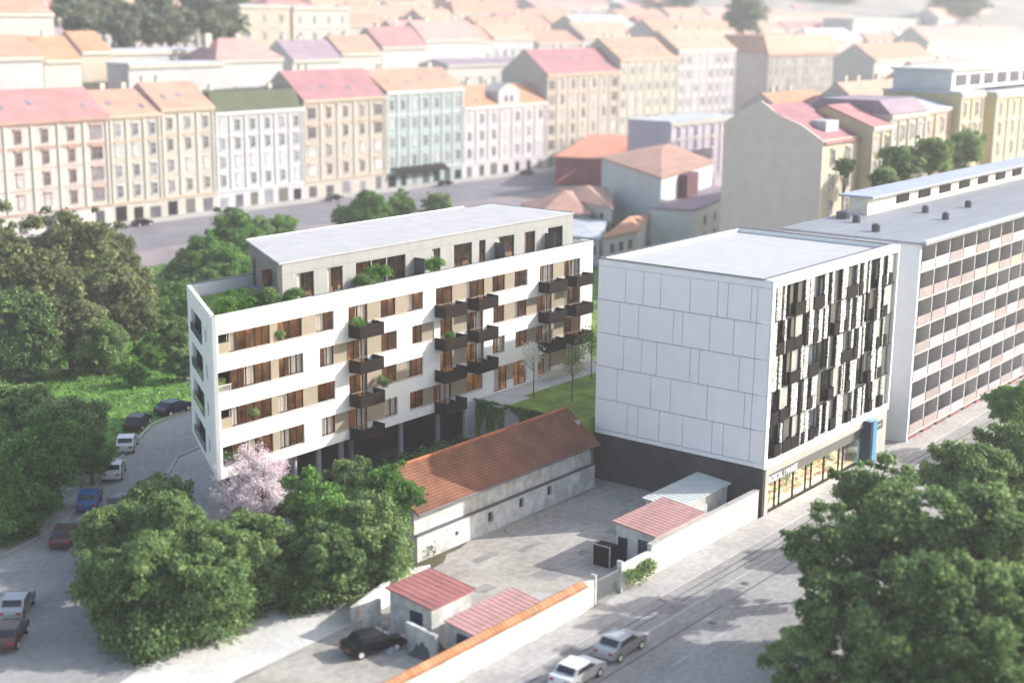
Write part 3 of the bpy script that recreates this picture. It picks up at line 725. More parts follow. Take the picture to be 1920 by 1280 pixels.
    rm = MB(); rm.box(PX0 + .8, PX1 - .3, PY0 + 3, PY0 + 3.1, 18.4, 21.3); rm.build('room_wall', M_room, pw)
    for i, (a, b) in enumerate(OP):
        if i in (0, 1, 5, 8, 9):
            c = MB(); c.box(a + .25, a + .8, PY0 + .42, PY0 + .45, 18.75, 21.15); c.build('curtain', M_curt_pane, pw)
    rf = MB(); rf.prism([(PX0 - .1, PY0 - .1), (PX1 + .1, PY0 - .1), (PX1 + .1, PY1 - .2), (14.6, PY1 + .1), (13.6, PY1 + .1), (13.4, PY1 - .5), (11.6, PY1 - .5), (11.4, PY1 + .1), (-19.6, PY1 + .1)], PZ - .02, PZ + .12); rf.build('flat_roof', M_roofB, pw)
    tr = MB(); tr.box(-19.6, 11.4, PY1 - .05, PY1 + .14, PZ + .121, PZ + .2); tr.box(13.6, PX1 + .14, PY1 - .35, PY1 - .2, PZ + .121, PZ + .17, 1); tr.box(PX1 - .02, PX1 + .14, PY0, PY1 - .36, PZ + .121, PZ + .16, 1); tr.box(11.45, 13.5, PY1 - .62, PY1 - .51, PZ + .121, PZ + .17, 1)
    tr.build('roof_edge', [M_frame, M_coping], pw)
    for x in (-9.4, 2.6, 10.9):
        mb = MB(); mb.box(x, x + .06, Y0 + .45, PY0 - .01, 18.39, 20.75); mb.build('terrace_screen', mat('grey_screen', (.085, .08, .085), .5, .1), T)
    mb = MB(); mb.box(16.2, 17.1, 40.5, 41.4, 18.39, 20.1); mb.build('roof_duct', M_gbrown, T)
apartment()
def shrub(x, y, zc, r, kind, label, base, group=None, cat='shrub', name='shrub'):
    return tree(x, y, zc, r, kind, label, base=base, cat=cat, name=name, group=group)
def SR(x, y, r, kind, label, dz=.0): shrub(x, y, 18.5 + r * .7 + dz, r, kind, label, 18.5)
SR(-31.2, 32.9, 1.0, 'bushb', 'leftmost light green shrub on the white block\'s roof lawn')
SR(-29.4, 33.3, 1.35, 'bushb', 'big round light green shrub on the roof lawn, second from the left')
SR(-27.3, 32.6, 1.25, 'bush', 'darker green shrub on the roof lawn against the penthouse corner')
SR(-25.2, 31.6, 1.0, 'bushb', 'loose pale shrub on the roof lawn in front of the penthouse\'s first window')
SR(-15.6, 31.2, 1.3, 'bushb', 'leafy small tree in front of the wide penthouse window', .5)
SR(-16.9, 31.3, .95, 'bush', 'dark small tree left of the leafy one before the wide penthouse window', .5)
SR(-8.0, 31.1, 1.0, 'bushb', 'airy light green plant beside the middle penthouse terrace screen', .7)
shrub(-19.2, 29.5, 16.4, .75, 'bushb', 'bright green bush in the top left balcony of the white block', 15.4)
shrub(-7.6, 29.4, 13.4, .6, 'bushb', 'thin green plant in the third-floor balcony of the middle stack', 12.2)
shrub(-16.4, 29.5, 10.6, .6, 'bush', 'dark spiky plant on the second-floor balcony of the left stack', 9.2)
shrub(-33.4, 30.55, 7.55, .75, 'bushb', 'bright green bush in the bottom left corner window', 6.1)
shrub(-34.1, 30.9, 13.6, .55, 'bush', 'dark plant in the open corner loggia of the white block', 12.2)
shrub(-28.0, 30.45, 16.8, .5, 'bush', 'potted plant behind the top floor window of the white block', 15.4)
shrub(-30.9, 30.5, 10.8, .5, 'bush', 'potted plant in the second-floor window near the left corner', 9.2)

# ------------------------------------------------------------------ garden terrace, retaining wall, climbers
g = MB(); g.box(-2.2, 40, 18.0, 60, 0.03, 5.98)
go = g.build('garden_terrace', M_lawn, kind='structure')
g = MB(); g.box(-2.2, 17.5, 27.6, 30.25, 5.981, 6.03); g.box(-3.2, 1.6, 26.6, 27.6, 5.981, 6.02); g.build('garden_path', M_conc, kind='structure')
T = thing('retaining_wall', 'pale concrete retaining wall with hanging ivy below the garden lawn', 'wall', (-2.5, 24, 0))
g = MB(); g.box(-2.55, -2.2, 17.9, 30.2, 0, 6.06); g.box(-4.48, -2.56, 29.9, 30.2, 0, 6.06); g.build('wall_slab', M_conc, T)
def ivy(label, y0, y1, ztop, zbot, n, seed, x=-2.62, dx=.3):
    rng = np.random.default_rng(seed); c = rng.uniform(0, 1, (n, 3))
    yy = y0 + (y1 - y0) * c[:, 0]; dep = rng.beta(1.2, 2.0, n) * (.65 + .35 * np.sin(yy * 4 + seed))
    p = np.stack([x - c[:, 1] * dx, yy, ztop + .12 - dep * (ztop - zbot)], 1)
    nn = rng.normal(size=(n, 3)) + (-1, -.4, .3); nn /= np.linalg.norm(nn, axis=1)[:, None]
    me = leaf_mesh('climbing_plant', p, nn, .12, L_bright, rng); o = bpy.data.objects.new('climbing_plant', me); C.objects.link(o)
    setp(o, label, 'climbing plant')
ivy('thick ivy curtain hanging over the left end of the retaining wall', 26.6, 30.2, 6.1, .8, 3600, 2)
ivy('narrow ivy strand hanging from the middle of the retaining wall', 22.6, 24.6, 6.1, 2.2, 1200, 5)
ivy('low ivy fringe along the retaining wall top towards the tiled roof', 18.5, 26.4, 6.15, 5.2, 1300, 8)
leafbox('hedge', -18, -2.7, 27.6, 30.6, .3, 2.6, 11000, .13, L_dark, 3, label='dark green hedge strip between the tiled roof and the undercroft', cat='hedge')
leafbox('hedge', -30, -18.2, 27.0, 30.4, .2, 2.2, 7000, .13, L_dark, 4, label='low dark hedge under the slab edge behind the pink tree', cat='hedge')
def sapling(x, y, h, base, label, mt, n=700, pink=False):
    T = thing('young_tree', label, 'tree', (x, y, base))
    b = MB(); b.tube([(x, y, base), (x + .05, y, base + h * .5), (x, y + .05, base + h)], [.07, .05, .02], 6)
    q = random.Random(int(x * 10)); tips = []
    for i in range(11):
        a = q.uniform(0, 6.28); z0 = base + h * q.uniform(.4, .85); r = q.uniform(.6, 1.4) * h / 6
        e = (x + math.cos(a) * r, y + math.sin(a) * r, z0 + q.uniform(.4, 1.2)); b.tube([(x, y, z0), e], [.03, .008], 4); tips.append(e)
    b.build('trunk', M_bark, T)
    rng = np.random.default_rng(int(x * 7) + 3); k = rng.choice(len(tips), n)
    c = np.array(tips)[k] + rng.normal(size=(n, 3)) * .38; nn = rng.normal(size=(n, 3)); nn /= np.linalg.norm(nn, axis=1)[:, None]
    me = leaf_mesh('crown', c - np.array((x, y, base)), nn, .10, mt, rng); o = bpy.data.objects.new('crown', me); C.objects.link(o); o.parent = T
for px, py, lab, mt in ((1000, 745, 'slim young tree on the lawn nearest the paved path', L_white), (1072, 752, 'slim young tree in the middle of the shaded lawn', L_mid), (1108, 708, 'slim young tree on the lawn touching the office block\'s edge in view', L_bright)):
    p = P(px, py, 6); sapling(p.x, p.y, 5.2, 5.98, lab, mt)
leafbox('flower_bed', 7, 17.5, 28.6, 29.9, 6.04, 6.9, 1600, .09, L_white, 6, label='strip of white flowering plants along the foot of the white block', cat='plants')

# pink blossom tree
def blossom():
    x, y = -35.2, 24.9
    T = thing('blossom_tree', 'pale pink blossoming tree in front of the white block\'s lower left corner', 'tree', (x, y, 0))
    b = MB(); rng = np.random.default_rng(11); q = random.Random(11)
    b.tube([(x, y, 0), (x + .15, y, 2.2), (x - .1, y + .1, 4.6), (x + .1, y, 9.0)], [.26, .2, .14, .03], 8)
    cs = []
    for i in range(44):
        a = q.uniform(0, 6.28); z0 = q.uniform(2.0, 7.0); r = q.uniform(1.6, 4.3) * (1.25 - z0 / 9); rise = q.uniform(.5, 2.4)
        e = Vector((x + math.cos(a) * r, y + math.sin(a) * r, z0 + rise)); s0 = Vector((x, y, z0)); md = (s0 + e) / 2 + Vector((0, 0, -.15))
        b.tube([s0, md, e], [.07, .045, .012], 5); cs += [(e, .34), (s0.lerp(e, .78), .26)]
        for k in range(4):
            e2 = e + Vector((q.uniform(-.9, .9), q.uniform(-.9, .9), q.uniform(-.4, .9))); st = s0.lerp(e, q.uniform(.4, .8)); b.tube([st, e2], [.03, .008], 4); cs.append((e2, .28)); cs.append((st.lerp(e2, .6), .18))
    for i in range(5): cs.append((Vector((x + q.uniform(-.4, .4), y + q.uniform(-.4, .4), 7.6 + i * .4)), .36))
    b.build('trunk', mat('dark_bark', (.09, .05, .045), .9, .2, 5.), T)
    n = 30000; k = rng.choice(len(cs), n); cc = np.array([tuple(c[0]) for c in cs])[k]; rr = np.array([c[1] for c in cs])[k]
    c = cc + rng.normal(size=(n, 3)) * rr[:, None] * .8; nn = rng.normal(size=(n, 3)); nn /= np.linalg.norm(nn, axis=1)[:, None]
    me = leaf_mesh('crown', c - np.array((x, y, 0)), nn, .06, L_pink, rng, .9); o = bpy.data.objects.new('crown', me); C.objects.link(o); o.parent = T
blossom()

# ------------------------------------------------------------------ long shed with clay tiled roof
def pitched(mb, x0, x1, ye, yr, ze, zr, th=.12, mi=0):      # one slope as a slab, eave at ye, ridge at yr
    mb.poly([(x0, ye, ze), (x1, ye, ze), (x1, yr, zr), (x0, yr, zr)] if yr > ye else [(x1, ye, ze), (x0, ye, ze), (x0, yr, zr), (x1, yr, zr)], mi)
    a = [(x0, ye, ze), (x1, ye, ze), (x1, yr, zr), (x0, yr, zr)]; b = [(x, y, z - th) for x, y, z in a]
    mb.poly(b, mi)
    for i in range(4): j = (i + 1) % 4; mb.poly([a[i], b[i], b[j], a[j]], mi)
def longshed():
    T = thing('long_shed', 'long low white shed with brown-orange clay tiled roof beside the office block', 'shed', (-14, 18, 0))
    x0, x1 = -27.2, -1.9
    wb = MB(); holes = [(-17.9, -17.2, .85, 1.75), (-13.6, -12.9, .95, 1.85), (-9.5, -8.8, 1.0, 1.9), (-22.2, -21.8, .9, 1.3)]
    wb.box(x0 + .3, x1 - .2, 16.55, 16.8, 2.2, 4.35); wall_grid(wb, x0 + .3, x1 - .2, 0, 2.199, holes, 16.2, 16.8)
    wb.prism([(x0 + .3, 16.8), (x0 + .55, 16.8), (x0 + .55, 22.7), (x0 + .3, 22.7)], 0, 4.3)
    for xa in (x0 + .3, x1 - .45):
        for f in ((0, 1, 2), ):
            wb.poly([(xa, 16.56, 4.3), (xa, 19.6, 6.75), (xa, 22.7, 4.3)]); wb.poly([(xa + .25, 16.56, 4.3), (xa + .25, 22.7, 4.3), (xa + .25, 19.6, 6.75)])
    wb.box(x1 - .45, x1 - .2, 16.8, 22.7, 0, 4.3); wb.box(x0 + .3, x1 - .2, 22.7, 22.95, 0, 4.3)
    wb.build('wall', M_shedw, T)
    for h in holes:
        mb = MB(); mb.box(h[0] + .01, h[1] - .01, 16.42, 16.46, h[2] + .01, h[3] - .01); mb.build('window', M_dglass, T)
    rf = MB(); pitched(rf, x0, x1, 15.85, 19.6, 4.22, 7.0); pitched(rf, x0, x1, 23.4, 19.6, 4.22, 7.001)
    r = rf.build('roof', M_tile, T)
    rd = MB(); rd.tube([(x0, 19.6, 7.02), (x1, 19.6, 7.02)], .13, 8); rd.build('ridge_tiles', mat('ridge_clay', (.45, .15, .07), .8, .2, 3.), r)
    gt = MB(); gt.tube([(x0, 15.8, 4.14), (x1, 15.8, 4.14)], .08, 8); gt.tube([(x1 - .5, 15.9, 4.1), (x1 - .5, 16.45, 3.8), (x1 - .5, 16.45, 2.3)], .045, 6)
    gt.build('gutter', M_coping, T)
    mb = MB(); mb.box(x0 + .3, x1 - .2, 16.1, 16.54, 2.2, 2.26); mb.build('wall_ledge', M_coping, T)
    mb = MB(); mb.box(-16.9, -6.6, 15.0, 15.25, .03, .32); mb.build('concrete_step', M_yard, T)
longshed()

# ------------------------------------------------------------------ street walls, courtyard sheds
T = thing('street_wall', 'whitewashed street wall running from the office corner to the courtyard gate', 'wall', (-9, .5, 0))
g = MB(); g.box(-17.4, -.05, .25, .65, 0, 2.55); g.build('wall_body', M_wallw, T)
g = MB(); g.box(-17.4, -.05, .2, .7, 2.55, 2.62); g.build('coping', M_pave, T)
T = thing('gate_wall', 'low stained white wall with grey metal gate beside the pink-red shed', 'wall', (-22, .5, 0))
g = MB(); g.box(-21.4, -17.45, .25, .6, 0, 2.1); g.box(-26.4, -25.2, .25, .6, 0, 2.2); g.box(-25.15, -24.95, .2, .65, 0, 2.5); g.box(-21.65, -21.45, .2, .65, 0, 2.5); g.build('wall_body', M_wallw, T)
gg = MB()
for i in range(18): gg.box(-24.9 + i * .18, -24.86 + i * .18, .4, .44, .15, 1.9)
gg.box(-24.92, -21.66, .38, .46, .15, .22); gg.box(-24.92, -21.66, .38, .46, 1.83, 1.9); gg.build('gate', mat('gate_grey', (.25, .27, .26), .5, .15), T)
leafbox('bush', -21.5, -17.8, -.6, .1, .13, 1.5, 900, .12, L_mid, 21, label='scraggly weeds at the foot of the gate wall', cat='plants')
T = thing('tiled_wall', 'long white wall topped with an orange tile coping at the bottom of the picture', 'wall', (-38, .5, 0))
g = MB(); g.box(-52, -26.45, .2, .75, 0, 2.1); g.build('wall_body', M_wallw, T)
g = MB(); pitched(g, -52, -26.45, -.05, .48, 2.1, 2.42, .06); pitched(g, -52, -26.45, 1.0, .48, 2.1, 2.421, .06); g.build('tile_coping', M_otile, T)

def shed(name, label, x0, x1, y0, y1, ze, zr, roofm, wallm=M_shedw, door=None, over=.25, cat='shed'):
    """lean-to: low side at y0, high side at y1"""
    T = thing(name, label, cat, ((x0 + x1) / 2, (y0 + y1) / 2, 0))
    w_ = MB(); zl, zh = ze - .12, zr - .12
    w_.poly([(x0, y0, 0), (x1, y0, 0), (x1, y0, zl), (x0, y0, zl)]); w_.poly([(x1, y1, 0), (x0, y1, 0), (x0, y1, zh), (x1, y1, zh)])
    w_.poly([(x0, y1, 0), (x0, y0, 0), (x0, y0, zl), (x0, y1, zh)]); w_.poly([(x1, y0, 0), (x1, y1, 0), (x1, y1, zh), (x1, y0, zl)])
    w_.poly([(x0, y0, 0), (x0, y1, 0), (x1, y1, 0), (x1, y0, 0)])
    w_.build('wall', wallm, T)
    k = (zr - ze) / (y1 - y0); r = MB(); pitched(r, x0 - over, x1 + over, y0 - over, y1 + over, ze - k * over, zr + k * over, .1)
    n = int((x1 - x0) / .5)
    for i in range(n + 1):
        x = x0 - over + (x1 - x0 + 2 * over) * i / n
        a = [(x - .03, y0 - over, ze - k * over + .002), (x + .03, y0 - over, ze - k * over + .002), (x + .03, y1 + over, zr + k * over + .002), (x - .03, y1 + over, zr + k * over + .002)]
        b = [(p[0], p[1], p[2] + .028) for p in a]; r.poly(b)
        for q in range(4): r.poly([a[q], a[(q + 1) % 4], b[(q + 1) % 4], b[q]])
    r.build('roof', roofm, T)
    if door:
        for (fx0, fx1, fz0, fz1, side) in door:
            d = MB()
            if side == 'x': d.box(x0 - .03, x0 - .004, fx0, fx1, fz0, fz1)
            else: d.box(fx0, fx1, y0 - .03, y0 - .004, fz0, fz1)
            d.build('door' if fz0 < .1 else 'window', M_navy, T)
    return T
shed('courtyard_shed', 'white shed with faded pink-red metal roof by the street wall', -16.3, -9.3, .68, 4.3, 3.0, 3.35, M_pinkmet, door=[(1.0, 2.2, .9, 2.3, 'x'), (3.2, 4.1, 0, 2.1, 'x')])
shed('lean_to', 'small pale grey roofed lean-to against the dark office base', -9.0, -.4, 3.2, 6.2, 2.7, 2.95, mat('pale_sheet', (.52, .56, .55), .7, .08, 1.5), cat='lean-to')
shed('yard_shed', 'white shed with ribbed dark red roof by the pale track', -37.6, -33.3, 5.4, 9.3, 2.7, 3.15, M_redmet, door=[(6.2, 7.4, 0, 2.0, 'x')])
shed('wall_shed', 'low shed with faded red roof behind the tile-topped wall', -38.2, -31.2, 1.1, 3.3, 2.2, 2.5, M_pinkmet, door=[(1.5, 2.6, 0, 1.8, 'x')])
T = thing('water_tank', 'small light blue tank behind the tile-topped wall', 'tank', (-30, 1.6, 0)); g = MB(); g.box(-30.7, -29.4, 1.2, 2.2, .05, 2.0); g.build('tank_body', mat('pale_blue', (.45, .6, .7), .5, .05), T)
g = MB(); g.box(-30.75, -29.35, 1.15, 2.25, 2.0, 2.1); g.build('tank_lid', M_pave, T)
T = thing('rubble_wall', 'broken white wall corner between the yard shed and the pale track', 'wall', (-38.6, 8, 0))
g = MB(); g.obox((-39.4, 3.2), (.15, 1), 0, 3.2, 0, .3, 0, 1.9); g.obox((-39.3, 10), (1, .05), 0, 1.6, 0, .3, 0, 2.1); g.obox((-38.8, 12.1), (3, .8), 0, 9, -.3, 0, 0, 1.3); g.build('wall_body', M_shedw, T)
def van_shadow(): pass
T = thing('container', 'dark open doorway box leaning beside the pink-red shed in the yard', 'container', (-17.6, 4.2, 0))
g = MB(); g.box(-18.2, -17.0, 3.6, 5.2, .03, 1.7); g.build('box_body', M_dpan, T)
g = MB()
for a in ((-18.26, -18.2, 3.55, 3.62), (-18.26, -18.2, 5.18, 5.25)): g.box(a[0], a[1], a[2], a[3], .03, 1.76)
g.box(-18.26, -18.2, 3.55, 5.25, 1.76, 1.82); g.build('frame', M_shedw, T)
for i, (x, y, s_, lab) in enumerate(((-39.6, 7.4, 1.1, 'grey tarpaulin heap in front of the yard shed'), (-38.9, 4.6, .9, 'dark tarpaulin heap between the two red roofed sheds'))):
    rng = np.random.default_rng(i); mb = MB(); n = 12
    for a in range(n):
        for b in range(n):
            def h(p, q):
                u_, v_ = p / n * 2 - 1, q / n * 2 - 1; return (x + u_ * s_ * 1.3, y + v_ * s_, max(0, 1 - u_ * u_) * max(0, 1 - v_ * v_) * (1.3 + .35 * math.sin(u_ * 7 + v_ * 3 + i) + .3 * math.cos(v_ * 9)) + .03)
            mb.poly([h(a, b), h(a + 1, b), h(a + 1, b + 1), h(a, b + 1)])
    mb.build('tarpaulin_heap', mat('tarp_%s' % ('grey', 'dark')[i], ((.22, .22, .24), (.07, .07, .09))[i], .6, .2), label=lab, cat='heap')

# ------------------------------------------------------------------ slab block on the right: x from 30, y -0.6..14, z 20.9
def slab():
    T = thing('slab_block', 'long grey-roofed panel block of flats with rows of balconies behind the office block', 'building', (60, 7, 0))
    X0, X1, Y0, Y1, H = 30.0, 84.0, -.6, 14.5, 20.7
    mb = MB(); mb.box(X0 + .4, X1, Y0 + 1.4, Y1, 0, H); mb.box(X1 + .002, 128, Y0 + .2, Y1, 0, H); mb.build('wall', mat('slab_plaster', (.70, .68, .66), .85, .08, 1.), T)
    mb = MB(); mb.box(X0, X0 + .39, Y0, Y1, 0, H); mb.build('end_wall', mat('pale_blue_grey', (.62, .65, .69), .8, .05, .5, scale2=.12), T)
    ph = 2.85; z0 = H - 7 * ph
    fs = MB()
    for s in range(8): z = z0 + s * ph - .12; fs.box(X0 + .4, X1, Y0, Y0 + 1.39, z, z + .2) if z > 0 else None
    bays = [X0 + .4 + i * 3.8 for i in range(15)]
    for x in bays: fs.box(x - .09 if x > 31 else x, x + .09, Y0 + .02, Y0 + 1.38, z0 + .081, H)
    fs.build('balcony_frame', mat('slab_white', (.50, .48, .47), .8, .06), T)
    q = random.Random(21)
    ms = [mat('rail_rust', (.33, .28, .27), .7, .1), mat('rail_cream', (.48, .455, .42), .7, .08), mat('rail_grey', (.38, .37, .38), .7, .08), mat('rail_white', (.50, .49, .485), .7, .05), mat('rail_ochre', (.44, .39, .32), .7, .08), mat('rail_mauve', (.36, .30, .31), .7, .1)]
    rails = {}; wins = {}
    for s in range(7):
        zz = z0 + s * ph
        for i in range(14):
            a, b = bays[i] + .1, bays[i + 1] - .1
            k = q.choices(range(6), (5, 3, 4, 4, 1, 4))[0]
            mb = MB(); mb.box(a, b, Y0 - .05, Y0 + .02, zz + .1, zz + 1.05 + q.uniform(-.05, .1)); mb.build('balcony_railing', ms[k], T)
            mb = MB(); w0 = a + q.uniform(.2, .6); mb.box(w0, w0 + 1.6, Y0 + 1.3, Y0 + 1.385, zz + .9, zz + 2.3); mb.box(w0 + 1.75, w0 + 2.5, Y0 + 1.3, Y0 + 1.385, zz + .1, zz + 2.3)
            mb.build('window', M_win_m if q.random() < .4 else M_curt_pane, T)  # pale and white panes lighten the loggia shade through their colour
    sr = MB(); sw_ = MB()
    for s in range(7):
        zz = z0 + s * ph
        for i in range(11):
            a = 84.3 + i * 3.9; b = a + 3.6
            sr.box(a, b, Y0 - .05, Y0 + .02, zz + .1, zz + 1.05, q.randrange(6)); sr.box(a, b, Y0 + .03, Y0 + .19, zz - .05, zz + .09, 1); sw_.box(a + .4, a + 2.6, Y0 + .12, Y0 + .195, zz + .2, zz + 2.3)
    sr.build('balcony_railing', ms, T, kind='stuff'); sw_.build('window', M_win_m, T, kind='stuff')
    rf = MB(); rf.box(X0 - .3, 128, Y0 - .7, Y1 + .3, H, H + .25); rf.build('roof', M_slate, T)
    rr = MB(); rr.box(X0 - .3, X1, Y0 - .7, Y0 - .3, H + .251, H + .5); rr.build('roof_edge', mat('roof_edge', (.42, .47, .55), .6, .05), T)
    up = MB(); up.box(45.0, 126, 12.0, 14.2, H + .251, H + 2.2); u_ = up.build('roof_house', mat('roof_house_wall', (.68, .66, .58), .8, .08), T)
    up = MB(); up.box(44.6, 126.5, 11.2, 15.4, H + 2.201, H + 2.45); up.build('roof_house_roof', mat('roof_strip', (.36, .40, .48), .6, .08), T)
    for i in range(10):
        up = MB(); x = 53 + i * 6.5; up.box(x, x + 3.4, 11.85, 12.0, H + .9, H + 1.8); up.build('roof_window', M_dpan, u_)
    for x, y, r in ((34, 6, .45), (39, 10.5, .45), (52, 8, .4), (41, 13, .8), (60, 6, .4), (48, 4, .4)):
        mb = MB(); mb.tube([(x, y, H + .25), (x, y, H + .95), (x, y, H + 1.1)], [r, r, r * .5], 10); mb.build('roof_vent', M_coping, T)
    for i in range(14):
        mb = MB(); a = bays[i] + .6; mb.box(a, a + 2.4, Y0 + .2, Y0 + .5, .1, .7); mb.build('ground_panel', mat('dark_red_panel', (.22, .07, .08), .7, .2), T)
slab()

# ------------------------------------------------------------------ town houses
def roof_gable(mb, x0, x1, y0, y1, ze, rh, o=.4):           # ridge along x
    ym = (y0 + y1) / 2
    pitched(mb, x0 - .02, x1 + .02, y0 - o, ym, ze - .1, ze + rh, .25); pitched(mb, x0 - .02, x1 + .02, y1 + o, ym, ze - .1, ze + rh + .002, .25)
def roof_hip(mb, x0, x1, y0, y1, ze, rh, o=.5):
    x0 -= o; x1 += o; y0 -= o; y1 += o; w_ = (y1 - y0) / 2; ym = (y0 + y1) / 2
    if x1 - x0 > y1 - y0: a, b = (x0 + w_, ym, ze + rh), (x1 - w_, ym, ze + rh)
    else: xm = (x0 + x1) / 2; w_ = (x1 - x0) / 2; a, b = (xm, y0 + w_, ze + rh), (xm, y1 - w_, ze + rh)
    c = [(x0, y0, ze), (x1, y0, ze), (x1, y1, ze), (x0, y1, ze)]
    if x1 - x0 > y1 - y0: mb.poly([c[0], c[1], b, a]); mb.poly([c[2], c[3], a, b]); mb.poly([c[1], c[2], b]); mb.poly([c[3], c[0], a])
    else: mb.poly([c[0], c[1], a]); mb.poly([c[1], c[2], b, a]); mb.poly([c[2], c[3], b]); mb.poly([c[3], c[0], a, b])
    mb.poly(list(reversed(c)))
WIN = {}
def win_mesh(key, w_, h_, frame, pane, arch=0, deep=.12):
    """one town house window facing -y, origin at its bottom left: frame mesh and pane mesh"""
    if key in WIN: return WIN[key]
    f = MB(); t_ = .14
    f.box(-t_, 0, -deep, .05, -t_, h_ + t_); f.box(w_, w_ + t_, -deep, .05, -t_, h_ + t_); f.box(0, w_, -deep, .05, h_, h_ + t_); f.box(-.05, w_ + .05, -deep - .1, .05, -t_, 0)
    f.box(w_ / 2 - .04, w_ / 2 + .04, -.07, .05, 0, h_); f.box(0, w_ / 2 - .04, -.07, .05, h_ * .62, h_ * .62 + .07); f.box(w_ / 2 + .04, w_, -.07, .05, h_ * .62, h_ * .62 + .07)
    if arch: f.box(-t_ - .15, w_ + t_ + .15, -deep - .22, .05, h_ + t_ + .1, h_ + t_ + .1 + arch)
    p = MB(); p.box(0, w_, -.035, .0, 0, h_)
    def mk(b, n, m_):
        me = bpy.data.meshes.new(n); me.from_pydata(b.v, [], b.f); me.materials.append(m_); me.update(); return me
    WIN[key] = (mk(f, 'window', frame), mk(p, 'pane', pane)); return WIN[key]
def put_window(T, key, x, y, z, rz=0):
    fm, pm = WIN[key]; l = T.location
    o = bpy.data.objects.new('window', fm); C.objects.link(o); o.parent = T; o.location = (x - l.x, y - l.y, z - l.z); o.rotation_euler = (0, 0, rz)
    p = bpy.data.objects.new('pane', pm); C.objects.link(p); p.parent = o
M_win_d = mat('pane_dark', (.09, .09, .11), .15, .3, .5, spec=.7)
M_win_l = mat('pane_curtained', (.52, .52, .53), .3, .15, .5)
M_trim = mat('cream_trim', (.53, .50, .44), .8, .05)
M_trimw = mat('white_trim', (.56, .56, .56), .8, .04)
M_trimr = mat('reddish_trim', (.42, .27, .23), .8, .1)
M_trimb = mat('brownish_trim', (.50, .40, .31), .8, .1)
for n_, fr in (('w', M_trimw), ('c', M_trim), ('r', M_trimr), ('b', M_trimb)):
    for k_, pn in (('d', M_win_d), ('m', M_win_m), ('l', M_win_l)):
        win_mesh(n_ + k_, 1.3, 2.25, fr, pn, .25 if n_ in 'rb' else .12)
        win_mesh('wide' + n_ + k_, 2.5, 2.3, fr, pn, .3 if n_ in 'rb' else .1)
        win_mesh('sm' + n_ + k_, 1.0, 1.2, fr, pn, 0)
